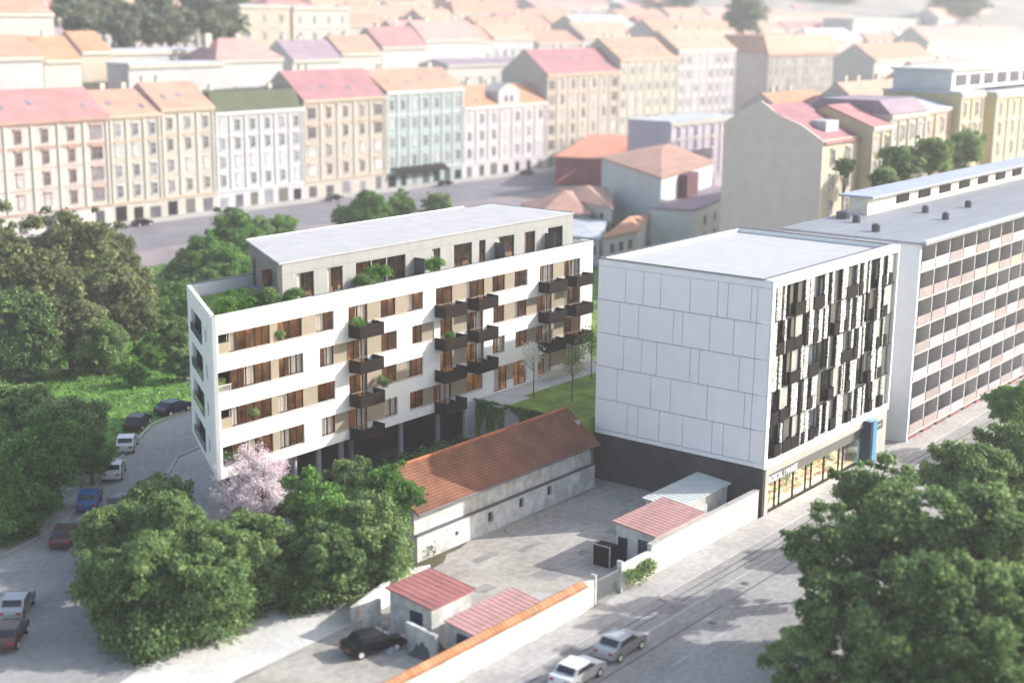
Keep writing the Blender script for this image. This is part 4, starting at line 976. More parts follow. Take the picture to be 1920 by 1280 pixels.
def townhouse(name, label, x0, x1, y0, dep, ze, rh, wallm, roofm, floors, cols, win='w', trim=None, roof='gable', zb=None, shopz=4.2, group=None, pat='ddml', dark_shops=True, cat='house', colx=None, sm_top=False, cornice=True):
    zb = terr((x0 + x1) / 2, y0) - 1 if zb is None else zb
    T = thing(name, label, cat, ((x0 + x1) / 2, y0 + dep / 2, max(0, zb)), group)
    y1 = y0 + dep; w_ = MB(); w_.box(x0 + .02, x1 - .02, y0, y1, zb, ze)
    if roof == 'gable':
        ym = (y0 + y1) / 2
        for x in (x0 + .02, x1 - .02): w_.poly([(x, y0, ze), (x, y1, ze), (x, ym, ze + rh - .25)])
    w_.build('wall', wallm, T)
    r = MB()
    if roof == 'gable': roof_gable(r, x0, x1, y0, y1, ze, rh)
    elif roof == 'hip': roof_hip(r, x0, x1, y0, y1, ze, rh)
    elif roof == 'mansard':
        c = [(x0, y0 - .3, ze), (x1, y0 - .3, ze), (x1, y1 + .3, ze), (x0, y1 + .3, ze)]; k = 2.2; d = [(x0 + .4, y0 + k, ze + rh), (x1 - .4, y0 + k, ze + rh), (x1 - .4, y1 - k, ze + rh), (x0 + .4, y1 - k, ze + rh)]
        for i in range(4): j = (i + 1) % 4; r.poly([c[i], c[j], d[j], d[i]])
        r.poly(d)
    else:
        r.box(x0 - .2, x1 + .2, y0 - .2, y1 + .2, ze, ze + .35)
    ro = r.build('roof', roofm, T)
    if rh > 2.5 and x1 - x0 > 9:
        q = random.Random(int(x0 * 3))
        for i in range(2 if x1 - x0 < 20 else 3):
            cx = x0 + (x1 - x0) * q.uniform(.1, .9); cy = (y0 + y1) / 2 + q.uniform(-.5, 2); mb = MB(); mb.box(cx, cx + 1.1, cy, cy + .7, ze + rh * .55, ze + rh + 1.1); mb.box(cx - .08, cx + 1.18, cy - .08, cy + .78, ze + rh + 1.1, ze + rh + 1.22); mb.build('chimney', M_stone, ro)
    if roof == 'gable' and rh > 3.5 and dark_shops:
        q = random.Random(int(x0 * 5)); d_ = dep / 2
        for i in range(max(2, int((x1 - x0) / 7))):
            cx = x0 + 1.5 + (x1 - x0 - 4) * (i + q.uniform(.1, .8)) / max(2, int((x1 - x0) / 7)); f0 = q.uniform(.2, .5); f1 = f0 + .16; mb = MB()
            mb.poly([(cx, y0 - .4 + (d_ + .4) * f0, ze + .03 + (rh + .1) * f0), (cx + 1, y0 - .4 + (d_ + .4) * f0, ze + .03 + (rh + .1) * f0), (cx + 1, y0 - .4 + (d_ + .4) * f1, ze + .03 + (rh + .1) * f1), (cx, y0 - .4 + (d_ + .4) * f1, ze + .03 + (rh + .1) * f1)])
            mb.build('roof_window', M_win_m, ro)
    tr = MB(); tm = trim or M_trim
    if cornice:
        tr.box(x0, x1, y0 - .55, y0 - .002, ze - .75, ze - .12); tr.box(x0, x1, y0 - .3, y0 - .002, ze - 1.1, ze - .75)
    if floors and ze - zb > 8:
        fh = (ze - 1.1 - shopz - max(0, zb + 1 if zb > 1 else 0)) / floors; zf = shopz + max(0, zb + 1 if zb > 1 else 0)
        tr.box(x0, x1, y0 - .28, y0 - .002, zf - .45, zf - .1)
        for f_ in range(1, floors): tr.box(x0 + .01, x1 - .01, y0 - .12, y0 - .002, zf + fh * f_ - .02, zf + fh * f_ + .14)
        if floors >= 4: tr.box(x0, x1, y0 - .2, y0 - .002, zf + fh * (floors - 1) - .4, zf + fh * (floors - 1) - .15)
    else:
        fh = 3.2; zf = max(zb + .5, ze - fh * max(1, floors) - .3)
    tr.build('cornice', tm, T)
    q = random.Random(int(x0 * 7 + y0)); cx_ = colx or [x0 + (x1 - x0) * (i + .5) / cols for i in range(cols)]
    if dark_shops and floors >= 3 and ze - zb > 8:
        for i in range(len(cx_) + 1):
            px_ = x0 + (x1 - x0) * i / len(cx_); px_ = min(x1 - .5, max(x0 + .5, px_)); mb = MB()
            mb.box(px_ - .22, px_ + .22, y0 - .27, y0 - .003 - .281 + .28, zf - .09, ze - 1.11); mb.build('pilaster', M_trim if tm in (M_trimr, M_trimb) else tm, T)
    for f_ in range(floors):
        for i, cx in enumerate(cx_):
            k = q.choice(pat); wide = (win in ('r', 'b')) and (cx_ and (i == 0 or i == len(cx_) - 1) and cols % 2 == 1)
            key = ('wide' if wide else 'sm' if (sm_top and f_ == floors - 1) or floors == 1 or fh < 3.0 else '') + win + k
            hw = 1.25 if wide else .65
            put_window(T, key, cx - hw, y0 - .01, zf + f_ * fh + (fh - 2.0) * .42)
    if dark_shops and floors and ze - zb > 8:
        for i, cx in enumerate(cx_):
            if zb > 1: break
            mb = MB(); hw = min(1.5, (x1 - x0) / len(cx_) * .34); ww = hw * q.uniform(.6, 1.0); mb.box(cx - ww, cx + ww, y0 - .06, y0 - .003, .15, q.uniform(2.4, 3.3)); mb.build('shop_opening', q.choice([M_dpan, M_win_d, M_gbrown, M_win_m]), T)
    return T
def pal(n, c, v=.06): return mat('plaster_' + n, c, .88, v, .5, scale2=.12)
def rpal(n, c): return mat('roofing_' + n, c, .85, .12, 1.5, .2, scale2=.2, stretch=(1, 2.5, 1))
r_pink = rpal('pinkred', (.42, .20, .20)); r_salm = rpal('salmon', (.44, .26, .20)); r_or = rpal('orange', (.42, .255, .19)); r_mag = rpal('crimson', (.33, .165, .18))  # roof tones paled, so part of the distance haze is in the colour
r_orb = rpal('vivid_orange', (.44, .24, .15)); r_green = rpal('mossy', (.085, .10, .06)); r_pale = rpal('pale_orange', (.46, .30, .23)); r_grey = rpal('blue_grey', (.45, .48, .52)); r_purp = rpal('purple_grey', (.28, .22, .27)); r_rose = rpal('rose', (.48, .28, .26))
Y = 188.
townhouse('townhouse', 'large cream-white townhouse with wide pink-red roof at the far left', 20, 73.5, Y, 15, 21.8, 5.4, pal('offwhite', (.47, .455, .42)), r_pink, 4, 9, 'r', M_trimr)
townhouse('townhouse', 'narrow pale yellow townhouse with salmon roof, left of its near twin', 73.5, 86.6, Y, 14, 21.9, 4.6, pal('paleyellow', (.44, .42, .37)), r_salm, 4, 3, 'w', M_trimb)
townhouse('townhouse', 'narrow cream townhouse with salmon roof, right of its near twin', 86.6, 101, Y, 14, 22.6, 5.0, pal('cream', (.46, .435, .385)), r_salm, 4, 3, 'c', M_trimb)
townhouse('townhouse', 'ornate white townhouse with mossy dark green mansard roof', 101, 127.4, Y, 14, 21.2, 4.0, pal('white', (.46, .47, .47)), r_green, 4, 6, 'w', M_trimw, 'mansard')
townhouse('townhouse', 'cream and brown townhouse with crimson roof beside the mint one', 127.4, 155.4, Y, 15, 22.8, 6.2, pal('buff', (.42, .39, .345)), r_mag, 4, 5, 'b', M_trimb)
mt_ = townhouse('townhouse', 'mint green townhouse with orange roof and black shop awning', 155.4, 185, Y, 15, 23.7, 5.0, pal('mint', (.29, .385, .37)), r_or, 4, 7, 'w', M_trimw)
hw_ = townhouse('townhouse', 'white townhouse with vivid orange roof and central gabled dormer', 185, 221.2, Y, 13, 18.6, 5.0, pal('pinkwhite', (.49, .465, .47)), r_orb, 3, 7, 'w', M_trimw)
townhouse('townhouse', 'tall beige townhouse with crimson roof right of the central dormer house', 221.2, 257.6, Y, 16, 26.2, 6.5, pal('beige', (.43, .41, .37)), r_mag, 5, 7, 'b', M_trimb)
townhouse('townhouse', 'tall cream townhouse with pale orange roof, last but one of the street row', 257.6, 290.5, Y, 16, 29.6, 6.0, pal('cream2', (.46, .43, .37)), r_or, 5, 7, 'c', M_trimb)
townhouse('townhouse', 'tall pinkish townhouse with pale orange roof at the right end of the row', 290.5, 327, Y, 16, 31.8, 6.0, pal('pinkish', (.48, .435, .44)), r_pale, 6, 8, 'w', M_trimw)
townhouse('townhouse', 'cream corner palace with orange mansard roof across the side street', 349.8, 404, Y, 20, 29.5, 6.5, pal('cream3', (.50, .465, .41)), r_pale, 5, 12, 'w', M_trimr, 'mansard')
# extras on the row: dormer gable, awning, pink back roof
g = MB(); g.box(199.5, 208.5, Y - .15, Y + 5.5, 17.4, 22.2); g.poly([(199.5, Y - .15, 22.2), (208.5, Y - .15, 22.2), (204, Y - .15, 24.2)]); g.poly([(199.5, Y - .15, 22.2), (204, Y - .15, 24.2), (204, Y + 5.5, 24.2), (199.5, Y + 5.5, 22.2)]); g.poly([(208.5, Y + 5.5, 22.2), (204, Y + 5.5, 24.2), (204, Y - .15, 24.2), (208.5, Y - .15, 22.2)])
dg_ = g.build('dormer', MATS['plaster_pinkwhite'], hw_)
g = MB(); g.box(202.2, 203.4, Y - .2, Y - .16, 19.2, 20.9); g.box(204.6, 205.8, Y - .2, Y - .16, 19.2, 20.9); g.build('dormer_window', M_win_d, dg_)
g = MB()
g.poly([(157, Y - .02, 4.9), (157, Y - 2.0, 3.6), (177, Y - 2.0, 3.6), (177, Y - .02, 4.9)]); g.poly([(157, Y - 2.0, 3.6), (157, Y - 2.0, 3.2), (177, Y - 2.0, 3.2), (177, Y - 2.0, 3.6)]); g.build('awning', M_dpan, mt_)
# fillers behind: (label, px left, py eave, px right, y plane, depth, wall height, roof height, roof kind, wall, roof, floors, cols)
w1, w2, w3, w4 = pal('ivory', (.50, .475, .43)), pal('chalk', (.45, .45, .455)), pal('sand', (.47, .41, .33)), pal('yellow', (.48, .42, .25))
BG = [
 ('ivory house with low orange roof in the top left corner', -60, 62 - 38, 100, 262, 14, 13, 4, 'gable', w1, r_salm, 2, 6),
 ('pale house with orange roof behind the left end of the big pink-red roof', -40, 108, 80, 222, 13, 9, 4.5, 'gable', w2, r_or, 1, 5),
 ('sand-coloured gabled house with bright orange roof above the narrow yellow townhouses', 82, 112, 152, 226, 12, 9, 5, 'gable', w1, r_orb, 1, 2),
 ('narrow house with bright orange roof squeezed left of the flat roofed white villa', 152, 96, 208, 236, 12, 9, 4.5, 'gable', w3, r_orb, 1, 2),
 ('long white modern villa with grey-blue flat roof', 200, 97, 400, 238, 14, 9, 0, 'flat', w2, r_grey, 2, 8),
 ('white box-shaped annexe below the modern villa', 240, 122, 420, 222, 8, 7, 0, 'flat', w2, r_grey, 1, 6),
 ('white house with rose hip roof right of the modern villa', 405, 112, 530, 226, 13, 9, 5, 'hip', w2, r_rose, 2, 5),
 ('tan tower block at the top edge, left of the lighter one', 447, 10, 543, 300, 16, 30, 0, 'flat', w3, r_grey, 6, 3),
 ('light cream tower block at the top edge, right of the tan one', 549, 14, 655, 300, 16, 30, 0, 'flat', w1, r_grey, 6, 4),
 ('white house with purple-grey roof above the crimson roof', 548, 112, 640, 232, 12, 9, 5, 'gable', w2, r_purp, 2, 4),
 ('small house with salmon roof above the mint townhouse', 640, 100, 715, 244, 12, 9, 5, 'gable', w1, r_salm, 1, 3),
 ('house with broad pink-red roof above the mint townhouse\'s right half', 716, 88, 800, 258, 14, 11, 6, 'gable', w2, r_pink, 2, 4),
 ('white house with rose gable roof behind the gabled dormer house', 795, 75, 905, 262, 13, 12, 6, 'gable', w2, r_rose, 2, 4),
 ('plain ivory back building directly behind the gabled dormer house', 838, 122, 985, 226, 11, 14, 1.5, 'gable', w1, r_purp, 3, 6),
 ('ivory house with pale orange roof behind the tall beige townhouse', 905, 58, 1035, 280, 14, 12, 5, 'gable', w1, r_or, 2, 5),
 ('white block with low pale roof under the top edge, left of centre', 660, 30, 800, 330, 16, 14, 4, 'gable', w2, r_pale, 3, 7),
 ('house with orange hip roof under the top edge at the centre', 850, 24, 990, 340, 16, 12, 5, 'hip', w2, r_or, 2, 6),
 ('cream house with blue-grey roof at the top, right of centre', 1085, 48, 1190, 290, 14, 12, 4, 'gable', w1, r_grey, 2, 4),
 ('chalk white block at the top edge above the beige townhouse', 1010, 16, 1120, 380, 16, 14, 4, 'gable', w2, r_rose, 2, 6),
 ('long ivory block with orange roof behind the pinkish townhouse', 1230, 62, 1375, 236, 13, 14, 5, 'gable', w1, r_or, 2, 7),
 ('pale cream palace at the top edge behind the green dome-like tree', 1440, 28, 1600, 330, 18, 20, 2, 'hip', w1, r_pale, 4, 9),
 ('white many-windowed block at the top edge right of the palace', 1600, 36, 1740, 300, 18, 20, 0, 'flat', w2, r_grey, 4, 9),
 ('blank grey-beige gabled house with pale orange roof right of the corner palace', 1640, 112, 1752, 150, 15, 14, 5, 'gable', w1, r_or, 2, 4),
 ('long block with rose roof in the upper right', 1740, 78, 1930, 190, 16, 14, 6, 'gable', w1, r_rose, 2, 9),
 ('far row with pale orange roof at the right edge of the top', 1760, 34, 1960, 290, 16, 14, 6, 'gable', w2, r_pale, 2, 9),
 ('house with salmon-red roof behind the yellow flats', 1745, 150, 1860, 108, 14, 12, 5, 'gable', w1, r_rose, 2, 5),
 ('small cream house with vivid orange roof behind the grey gable wall', 1462, 205, 1560, 104, 10, 12, 3.5, 'gable', w1, r_orb, 2, 4),
 ('white house with crimson hip roof behind the grey gable wall', 1545, 214, 1630, 84, 10, 13, 3.5, 'hip', w2, r_mag, 2, 3),
 ('broad pale house with sandy orange roof left of the yellow flats', 1610, 196, 1725, 80, 11, 14, 4.5, 'gable', w1, r_pale, 2, 4),
 ('low crimson roofed house touching the yellow flats', 1712, 168, 1795, 84, 10, 12, 4, 'gable', w3, r_mag, 2, 3),
 ('pale block with grey roof at the very top right', 1835, 12, 1990, 420, 18, 16, 4, 'gable', w2, r_purp, 2, 8),
 ('chalk house with rose roof on the hill between the two top edge rows', 1180, 20, 1290, 420, 16, 14, 5, 'gable', w2, r_rose, 2, 6),
 ('ivory hillside row with pale orange roof at the top edge centre', 780, 2, 1000, 470, 16, 14, 5, 'gable', w1, r_pale, 2, 9),
 ('chalk hillside row with rose roof at the top edge right of centre', 1330, 8, 1450, 470, 16, 14, 5, 'gable', w2, r_rose, 2, 7),
 ('ivory hillside house with orange roof above the long rose roof', 1650, 14, 1790, 400, 16, 14, 5, 'gable', w1, r_or, 2, 7),
]
for lab, pl, pe, pr, yv, dep, wh, rh, rk, wm, rm, fl, co in BG:
    a = PV(pl, pe, yv); b = PV(pr, pe, yv); ze = a.z
    townhouse('house', lab, a.x, b.x, yv, dep, ze, rh, wm, rm, fl, co, 'w', M_trim, rk, zb=min(ze - wh, terr((a.x + b.x) / 2, yv) - 1), dark_shops=False, pat='dmm')

ORD = 'first second third fourth fifth sixth seventh eighth ninth tenth eleventh twelfth thirteenth fourteenth fifteenth sixteenth seventeenth eighteenth nineteenth twentieth'.split()
q = random.Random(33)
wc = [(w1, 'ivory'), (w2, 'chalk white'), (MATS['plaster_beige'], 'beige'), (MATS['plaster_pinkish'], 'pinkish')]
rc = [(r_or, 'orange'), (r_salm, 'salmon'), (r_rose, 'rose red'), (r_pale, 'pale orange'), (r_pink, 'dull red'), (r_grey, 'blue-grey'), (r_purp, 'purple-grey')]
for ri, (yv, py, st) in enumerate(((272, 76, 92), (318, 50, 84), (366, 33, 82), (430, 14, 80), (500, 0, 90))):
    px = -40 + q.uniform(0, 30); n_ = 0
    while px < 1960 and n_ < 20:
        wpx = st * q.uniform(.7, 1.15); y_ = py + q.uniform(-7, 7)
        if not (ri == 0 and 100 < px < 700) and not (ri in (1,) and 90 < px < 560):
            wm, wn = q.choice(wc); rm, rn = q.choices(rc, (5, 4, 3, 4, 3, 1, 1))[0]
            a = PV(px, y_, yv); b = PV(px + wpx, y_, yv); dp = q.uniform(12, 16)
            townhouse('house', '%s roofed %s house, %s from the left in the %s hillside row' % (rn, wn, ORD[n_], ORD[ri]), a.x, b.x, yv, dp, a.z, q.uniform(3.5, 6), wm, rm, 3, max(3, int((b.x - a.x) / 4.5)), 'w', M_trim, q.choice(('gable', 'gable', 'hip')), zb=min(a.z - 14, terr((a.x + b.x) / 2, yv) - 1), dark_shops=False, pat='dmm'); n_ += 1
        px += wpx + q.uniform(0, 16)
# houses behind the office block on the right: grey gable wall and the cream row
def gable_row():
    x0, x1, ya, yb = 100., 113., 44.5, 62.2
    T = thing('gable_house', 'tall house with a large blank grey-pink gable wall facing the office roof', 'house', (106, 53, 0))
    w_ = MB(); w_.box(x0 + .3, x1, ya, yb, 0, 24); w_.build('wall', pal('cream4', (.52, .475, .37)), T)
    g = MB(); prof = [(ya, 0), (yb, 0), (yb, 25.9), (57.2, 29.0), (55.6, 29.6), (52.5, 27.6), (48.4, 26.2), (ya, 23.9)]
    a = [(x0, y, z) for y, z in prof]; b = [(x0 + .29, y, z) for y, z in prof]; g.poly(list(reversed(a))); g.poly(b)
    for i in range(len(a)): j = (i + 1) % len(a); g.poly([a[i], a[j], b[j], b[i]])
    g.build('gable_wall', M_brick, T)
    r = MB(); pitched(r, x0 + .3, x1, ya - .4, 55, 23.6, 29.0, .3); pitched(r, x0 + .3, x1, yb + .3, 55, 25.4, 29.02, .3); ro = r.build('roof', r_mag, T)
    g = MB(); g.box(105, 109.5, 46.6, 49.2, 24.8, 26.6); g.build('roof_skylight', r_grey, ro)
    for f in range(5):
        for i in range(2): put_window(T, 'c' + 'dm'[(f + i) % 2], 103 + i * 5.6, ya - .01, 4 + f * 4.0)
gable_row()
townhouse('townhouse', 'ochre-sided narrow cream house right of the grey gable wall', 113.2, 121.5, 42.6, 16, 25.6, 3.0, pal('ochre', (.52, .44, .29)), r_pink, 5, 2, 'c', cat='house', pat='mdl')
townhouse('townhouse', 'cream house with pale grey attic, second right of the grey gable wall', 121.5, 137, 43.2, 15, 27.0, 2.2, pal('cream5', (.53, .49, .41)), r_purp, 5, 4, 'c', roof='mansard', cat='house', pat='mml')
townhouse('townhouse', 'peach house left of the yellow flats', 140, 154, 45.5, 15, 27.0, 1.6, pal('peach', (.52, .37, .27)), r_grey, 5, 2, 'w', cat='house', pat='dm')
townhouse('flats', 'narrow yellow block of flats next to the peach house', 154.2, 166, 44, 15, 29.2, 0, w4, r_grey, 6, 2, 'w', roof='flat', cat='building', pat='d')
townhouse('flats', 'wide yellow block of flats cut by the right edge', 171, 215, 43.5, 17, 28.6, 0, pal('yellow2', (.52, .46, .29)), r_grey, 6, 6, 'w', roof='flat', cat='building', pat='dm')
T = thing('rooftop_storey', 'white set-back top storey on the yellow flats at the right edge', 'building', (186, 52, 29.6))
g = MB(); g.box(156, 215, 46.5, 58, 29.6, 33.2); g.build('wall', pal('topwhite', (.56, .56, .57)), T)
g = MB(); g.box(155.5, 215.5, 46, 58.5, 33.2, 33.6); g.build('flat_roof', M_trimw, T)
for i in range(8):
    g = MB(); x = 158 + i * 7.2; g.box(x, x + 5., 46.4, 46.49, 30.4, 32.4); g.build('window', M_win_d, T)
townhouse('lilac_house', 'lilac back building with three dark windows between the orange roofed house and gable wall', 190, 222, 128, 12, 17.5, .3, pal('lilac', (.50, .42, .50)), r_grey, 4, 4, 'w', roof='flat', cat='house', pat='d')

# orange roofed grey building in the middle with a stair window strip
def prism_px(lst, zt, zb=0): return [tuple(P(a, b, zt))[:2] for a, b in lst]
def quadroof(mb, c, zc, apex):                             # four eave corners (x,y,z) and one apex
    for i in range(4): mb.poly([c[i], c[(i + 1) % 4], apex])
    mb.poly(list(reversed(c)))
def mid_house():
    T = thing('courtyard_house', 'pale grey courtyard house with broad salmon-orange hip roof', 'house', (145, 100, 0))
    c = prism_px([(1240, 333), (1340, 303), (1240, 268), (1125, 294)], 13)
    k = [tuple(P(1240, 333, 13))[:2], tuple(P(1340, 303, 13))[:2], tuple(P(1255, 268, 13))[:2], tuple(P(1125, 294, 13))[:2]]
    cx = sum(p[0] for p in k) / 4; cy = sum(p[1] for p in k) / 4
    w_ = MB(); w_.prism([(cx + (p[0] - cx) * .965, cy + (p[1] - cy) * .965) for p in k], 0, 13); w_.build('wall', pal('palegrey', (.55, .56, .57), .04), T)
    r = MB(); e = [(p[0], p[1], 13.0) for p in k]; r.prism([(p[0], p[1]) for p in k], 12.7, 13.0); quadroof(r, [(p[0], p[1], 13.002) for p in k], 13, (cx, cy, 15.2)); r.build('roof', r_salm, T)
    d = Vector((k[1][0] - k[0][0], k[1][1] - k[0][1])); L = d.length; o = k[0]
    # lower wing in front of the right-hand wall
    g = MB(); g.obox(o, d, -4, L * 1.02, -7.5, .4, 0, 7.6); wg = g.build('front_wing', pal('chalkgrey', (.62, .62, .60), .05), T)
    g = MB(); g.obox(o, d, -4.2, L * 1.03, -7.7, .6, 7.6, 7.9); g.build('wing_roof', r_purp, wg)
    g = MB()
    for i in range(5): g.obox(o, d, L * .46, L * .56, -7.62, -7.53, .8 + i * 1.4, 1.9 + i * 1.4)
    g.build('stair_window', M_dglass, wg)
    g = MB(); g.obox(o, d, L * .34, L * .55, -1.4, .35, 7.95, 12.4); g.build('dark_loggia', mat('maroon_dark', (.14, .06, .07), .8, .1), T)
    for i in range(5):
        g = MB(); a = L * (.1 + .19 * i); g.obox(o, d, a, a + 1.3, -7.6, -7.53, 4.2, 5.9); g.build('window', M_win_m, wg)
        g = MB(); g.obox(o, d, a, a + 1.3, -7.6, -7.53, .9, 2.6); g.build('window', M_win_m, wg)
    g = MB()
    for i in range(24): g.obox(o, d, L * .62 + i * .5, L * .62 + .06 + i * .5, -7.6, -7.55, 7.9, 8.9)
    g.obox(o, d, L * .62, L, -7.62, -7.54, 8.9, 8.98); g.build('terrace_railing', M_trimw, wg)
mid_house()
def red_house():
    T = thing('red_building', 'dark red boarded hall with orange lean-to roof in front of the dormer house', 'building', tuple(P(1100, 330, 2))[:2] + (0,))
    k = [tuple(P(*q, 7))[:2] for q in ((1042, 294), (1128, 298), (1200, 268), (1110, 262))]
    w_ = MB(); w_.prism(k, 0, 7); w_.build('wall', mat('dark_red_boards', (.30, .07, .08), .8, .12, 2., stretch=(3, 3, .2)), T)
    cx = sum(p[0] for p in k) / 4; cy = sum(p[1] for p in k) / 4
    r = MB(); kk = [(cx + (p[0] - cx) * 1.06, cy + (p[1] - cy) * 1.06) for p in k]; r.prism(kk, 7.01, 7.2)
    r.poly([(kk[0][0], kk[0][1], 7.21), (kk[1][0], kk[1][1], 7.21), (kk[2][0], kk[2][1], 8.6), (kk[3][0], kk[3][1], 8.6)]); r.build('roof', rpal('brickorange', (.58, .24, .16)), T)
    g = MB(); p0 = P(1040, 344, 2); p1 = P(1135, 285, 6.9); g.tube([tuple(p0), tuple(p1)], .35, 6); g.build('stair_ramp', mat('red_rail', (.5, .14, .12), .7, .1), T)
red_house()
def low_house(label, px, zt, ap, wallm, roofm, lift=2.2):
    c = [tuple(P(a, b, zt))[:2] for a, b in px]
    ctr = (sum(p[0] for p in c) / 4, sum(p[1] for p in c) / 4)
    T = thing('low_house', label, 'house', (ctr[0], ctr[1], 0))
    w_ = MB(); w_.prism([(ctr[0] + (p[0] - ctr[0]) * .95, ctr[1] + (p[1] - ctr[1]) * .95) for p in c], 0, zt); w_.build('wall', wallm, T)
    r = MB(); r.prism(c, zt - .25, zt); quadroof(r, [(p[0], p[1], zt + .002) for p in c], zt, (ctr[0], ctr[1], zt + lift)); r.build('roof', roofm, T)
    d = Vector((c[1][0] - c[0][0], c[1][1] - c[0][1])); L = d.length
    for i in range(3):
        g = MB(); a = L * (.2 + .25 * i); o = (ctr[0] + (c[0][0] - ctr[0]) * .95, ctr[1] + (c[0][1] - ctr[1]) * .95); g.obox(o, d, a, a + 1.2, -.06, -.004, max(.8, zt - 3), max(2.2, zt - 1.4)); g.build('window', M_win_d, T)
low_house('low pale house with salmon hip roof just above the white block\'s roof', [(1010, 402), (1110, 400), (1130, 362), (975, 382)], 6, None, w2, r_salm, 3.0)
low_house('low salmon roofed wing stepping up towards the grey courtyard house', [(1068, 372), (1150, 392), (1142, 352), (1040, 352)], 7.5, None, w1, r_salm, 2.0)
low_house('small cottage with orange roof tucked between the two main blocks', [(1128, 446), (1196, 432), (1220, 402), (1170, 412)], 6, None, w2, r_orb, 1.6)
low_house('flat grey roofed outbuilding right beside the white block\'s end', [(1060, 440), (1125, 448), (1140, 412), (1066, 408)], 5, None, w2, r_grey, .3)
tpx(1180, 440, 3, 2.2, 'dark', 'dark bush beside the small orange roofed cottage', cat='bush', name='bush')

# ------------------------------------------------------------------ cars
def car_mesh():
    prof = [(-2.15, .35), (-2.18, .75), (-2.05, .98), (-1.6, 1.02), (-1.15, 1.42), (.35, 1.46), (1.05, 1.02), (1.9, .9), (2.15, .68), (2.18, .35)]
    b = MB(); hw = .86
    def sec(x, z): return .80 if z > 1.2 else hw
    L_ = [(x, -sec(x, z), z) for x, z in prof]; R_ = [(x, sec(x, z), z) for x, z in prof]; n = len(prof)
    for i in range(n - 1): b.poly([L_[i], L_[i + 1], R_[i + 1], R_[i]])
    b.poly([L_[-1], L_[0], R_[0], R_[-1]]); b.poly(list(reversed(R_))); b.poly(L_)
    b.poly([L_[i] for i in range(n)])
    gl = MB()
    gl.poly([(-1.56, -.68, 1.07), (-1.17, -.66, 1.41), (-1.17, .66, 1.41), (-1.56, .68, 1.07)]); gl.poly([(.42, -.68, 1.44), (1.0, -.72, 1.07), (1.0, .72, 1.07), (.42, .68, 1.44)])
    gl.v = [(x + (-.03 if x < 0 else .03), y, z + .02) for x, y, z in gl.v]
    for s in (-1, 1):
        y = s * .872; q = [(-1.35, y, 1.06), (.85, y, 1.06), (.3, s * .815, 1.4), (-1.05, s * .815, 1.4)]; gl.poly(q if s < 0 else list(reversed(q)))
    wh = MB(); wh.tube([(0, -.11, 0), (0, .11, 0)], .32, 16)
    rim = MB(); rim.tube([(0, -.125, 0), (0, .125, 0)], .19, 10)
    hl = MB(); hl.box(-.03, .05, -.17, .17, -.07, .07)
    def mk(bb, nm, m_):
        me = bpy.data.meshes.new(nm); me.from_pydata(bb.v, [], bb.f); me.materials.append(m_); me.update(); return me
    return mk(b, 'car_body', M_frame), mk(gl, 'windows', M_cglass), mk(wh, 'wheel', M_tyre), mk(rim, 'rim', M_lamp), mk(hl, 'headlight', M_lamp), mk(hl, 'tail_light', M_tail)
CM = car_mesh()
def car(label, x, y, ang, paint, group=None, z=.02):
    T = thing('parked_car', label, 'car', (x, y, z), group, ang)
    def add(nm, me, loc, par=T, m_=None):
        o = bpy.data.objects.new(nm, me); C.objects.link(o); o.parent = par; o.location = loc
        if m_: o.material_slots[0].link = 'OBJECT'; o.material_slots[0].material = m_
        return o
    bd = add('body', CM[0], (0, 0, 0), T, paint)
    md = bd.modifiers.new('bevel', 'BEVEL'); md.width = .09; md.segments = 2
    add('windows', CM[1], (0, 0, 0))
    for wx in (-1.35, 1.35):
        for wy in (-.8, .8): o = add('wheel', CM[2], (wx, wy, .32)); add('rim', CM[3], (0, 0, 0), o)
    for wy in (-.6, .6): add('headlight', CM[4], (2.15, wy, .68)); add('tail_light', CM[5], (-2.2, wy, .78))
def paint(n, c): return mat('paint_' + n, c, .25, .04, 1., spec=.6)
p_w, p_k, p_b, p_n, p_g, p_br, p_s, p_r = paint('white', (.72, .72, .72)), paint('black', (.012, .012, .018)), paint('blue', (.02, .10, .34)), paint('navy', (.012, .02, .05)), paint('grey', (.14, .15, .17)), paint('brown', (.10, .05, .04)), paint('silver', (.42, .43, .45)), paint('red', (.25, .04, .04))
def carpx(label, px, py, ang, pt): q = P(px, py, .5); car(label, q.x, q.y, ang, pt)
carpx('dark navy car parked on the side road nearest the white block\'s end wall', 325, 765, .95 - 1.57 + .75, p_n)
carpx('black car parked on the side road behind the white cars', 258, 792, .62, p_k)
carpx('white car parked on the side road, the farther of two', 238, 832, .80, p_w)
carpx('white car parked on the side road, the nearer of two', 214, 882, .80, p_w)
carpx('bright blue car parked on the side road left of the front trees', 168, 938, .80, p_b)
carpx('dark grey car parked beside the bright blue one, nearer the trees', 222, 944, .80, p_g)
carpx('dark car parked behind the bright blue one beside the trees', 190, 985, .80, p_k)
carpx('brown car parked on the side road in front of the bright blue one', 124, 1005, .72, p_br)
carpx('silver car at the left edge on the wide junction', 32, 1135, .75, p_s)
carpx('dark brown car at the bottom of the left edge', 18, 1190, .75, p_br)
carpx('black car on the lane in front of the ribbed red roofed shed', 700, 1207, -.35, p_k)
carpx('silver car on the street at the bottom, right of the tile-topped wall', 1163, 1210, .02, p_s)
carpx('white car at the bottom edge on the street', 1083, 1262, .02, p_w)
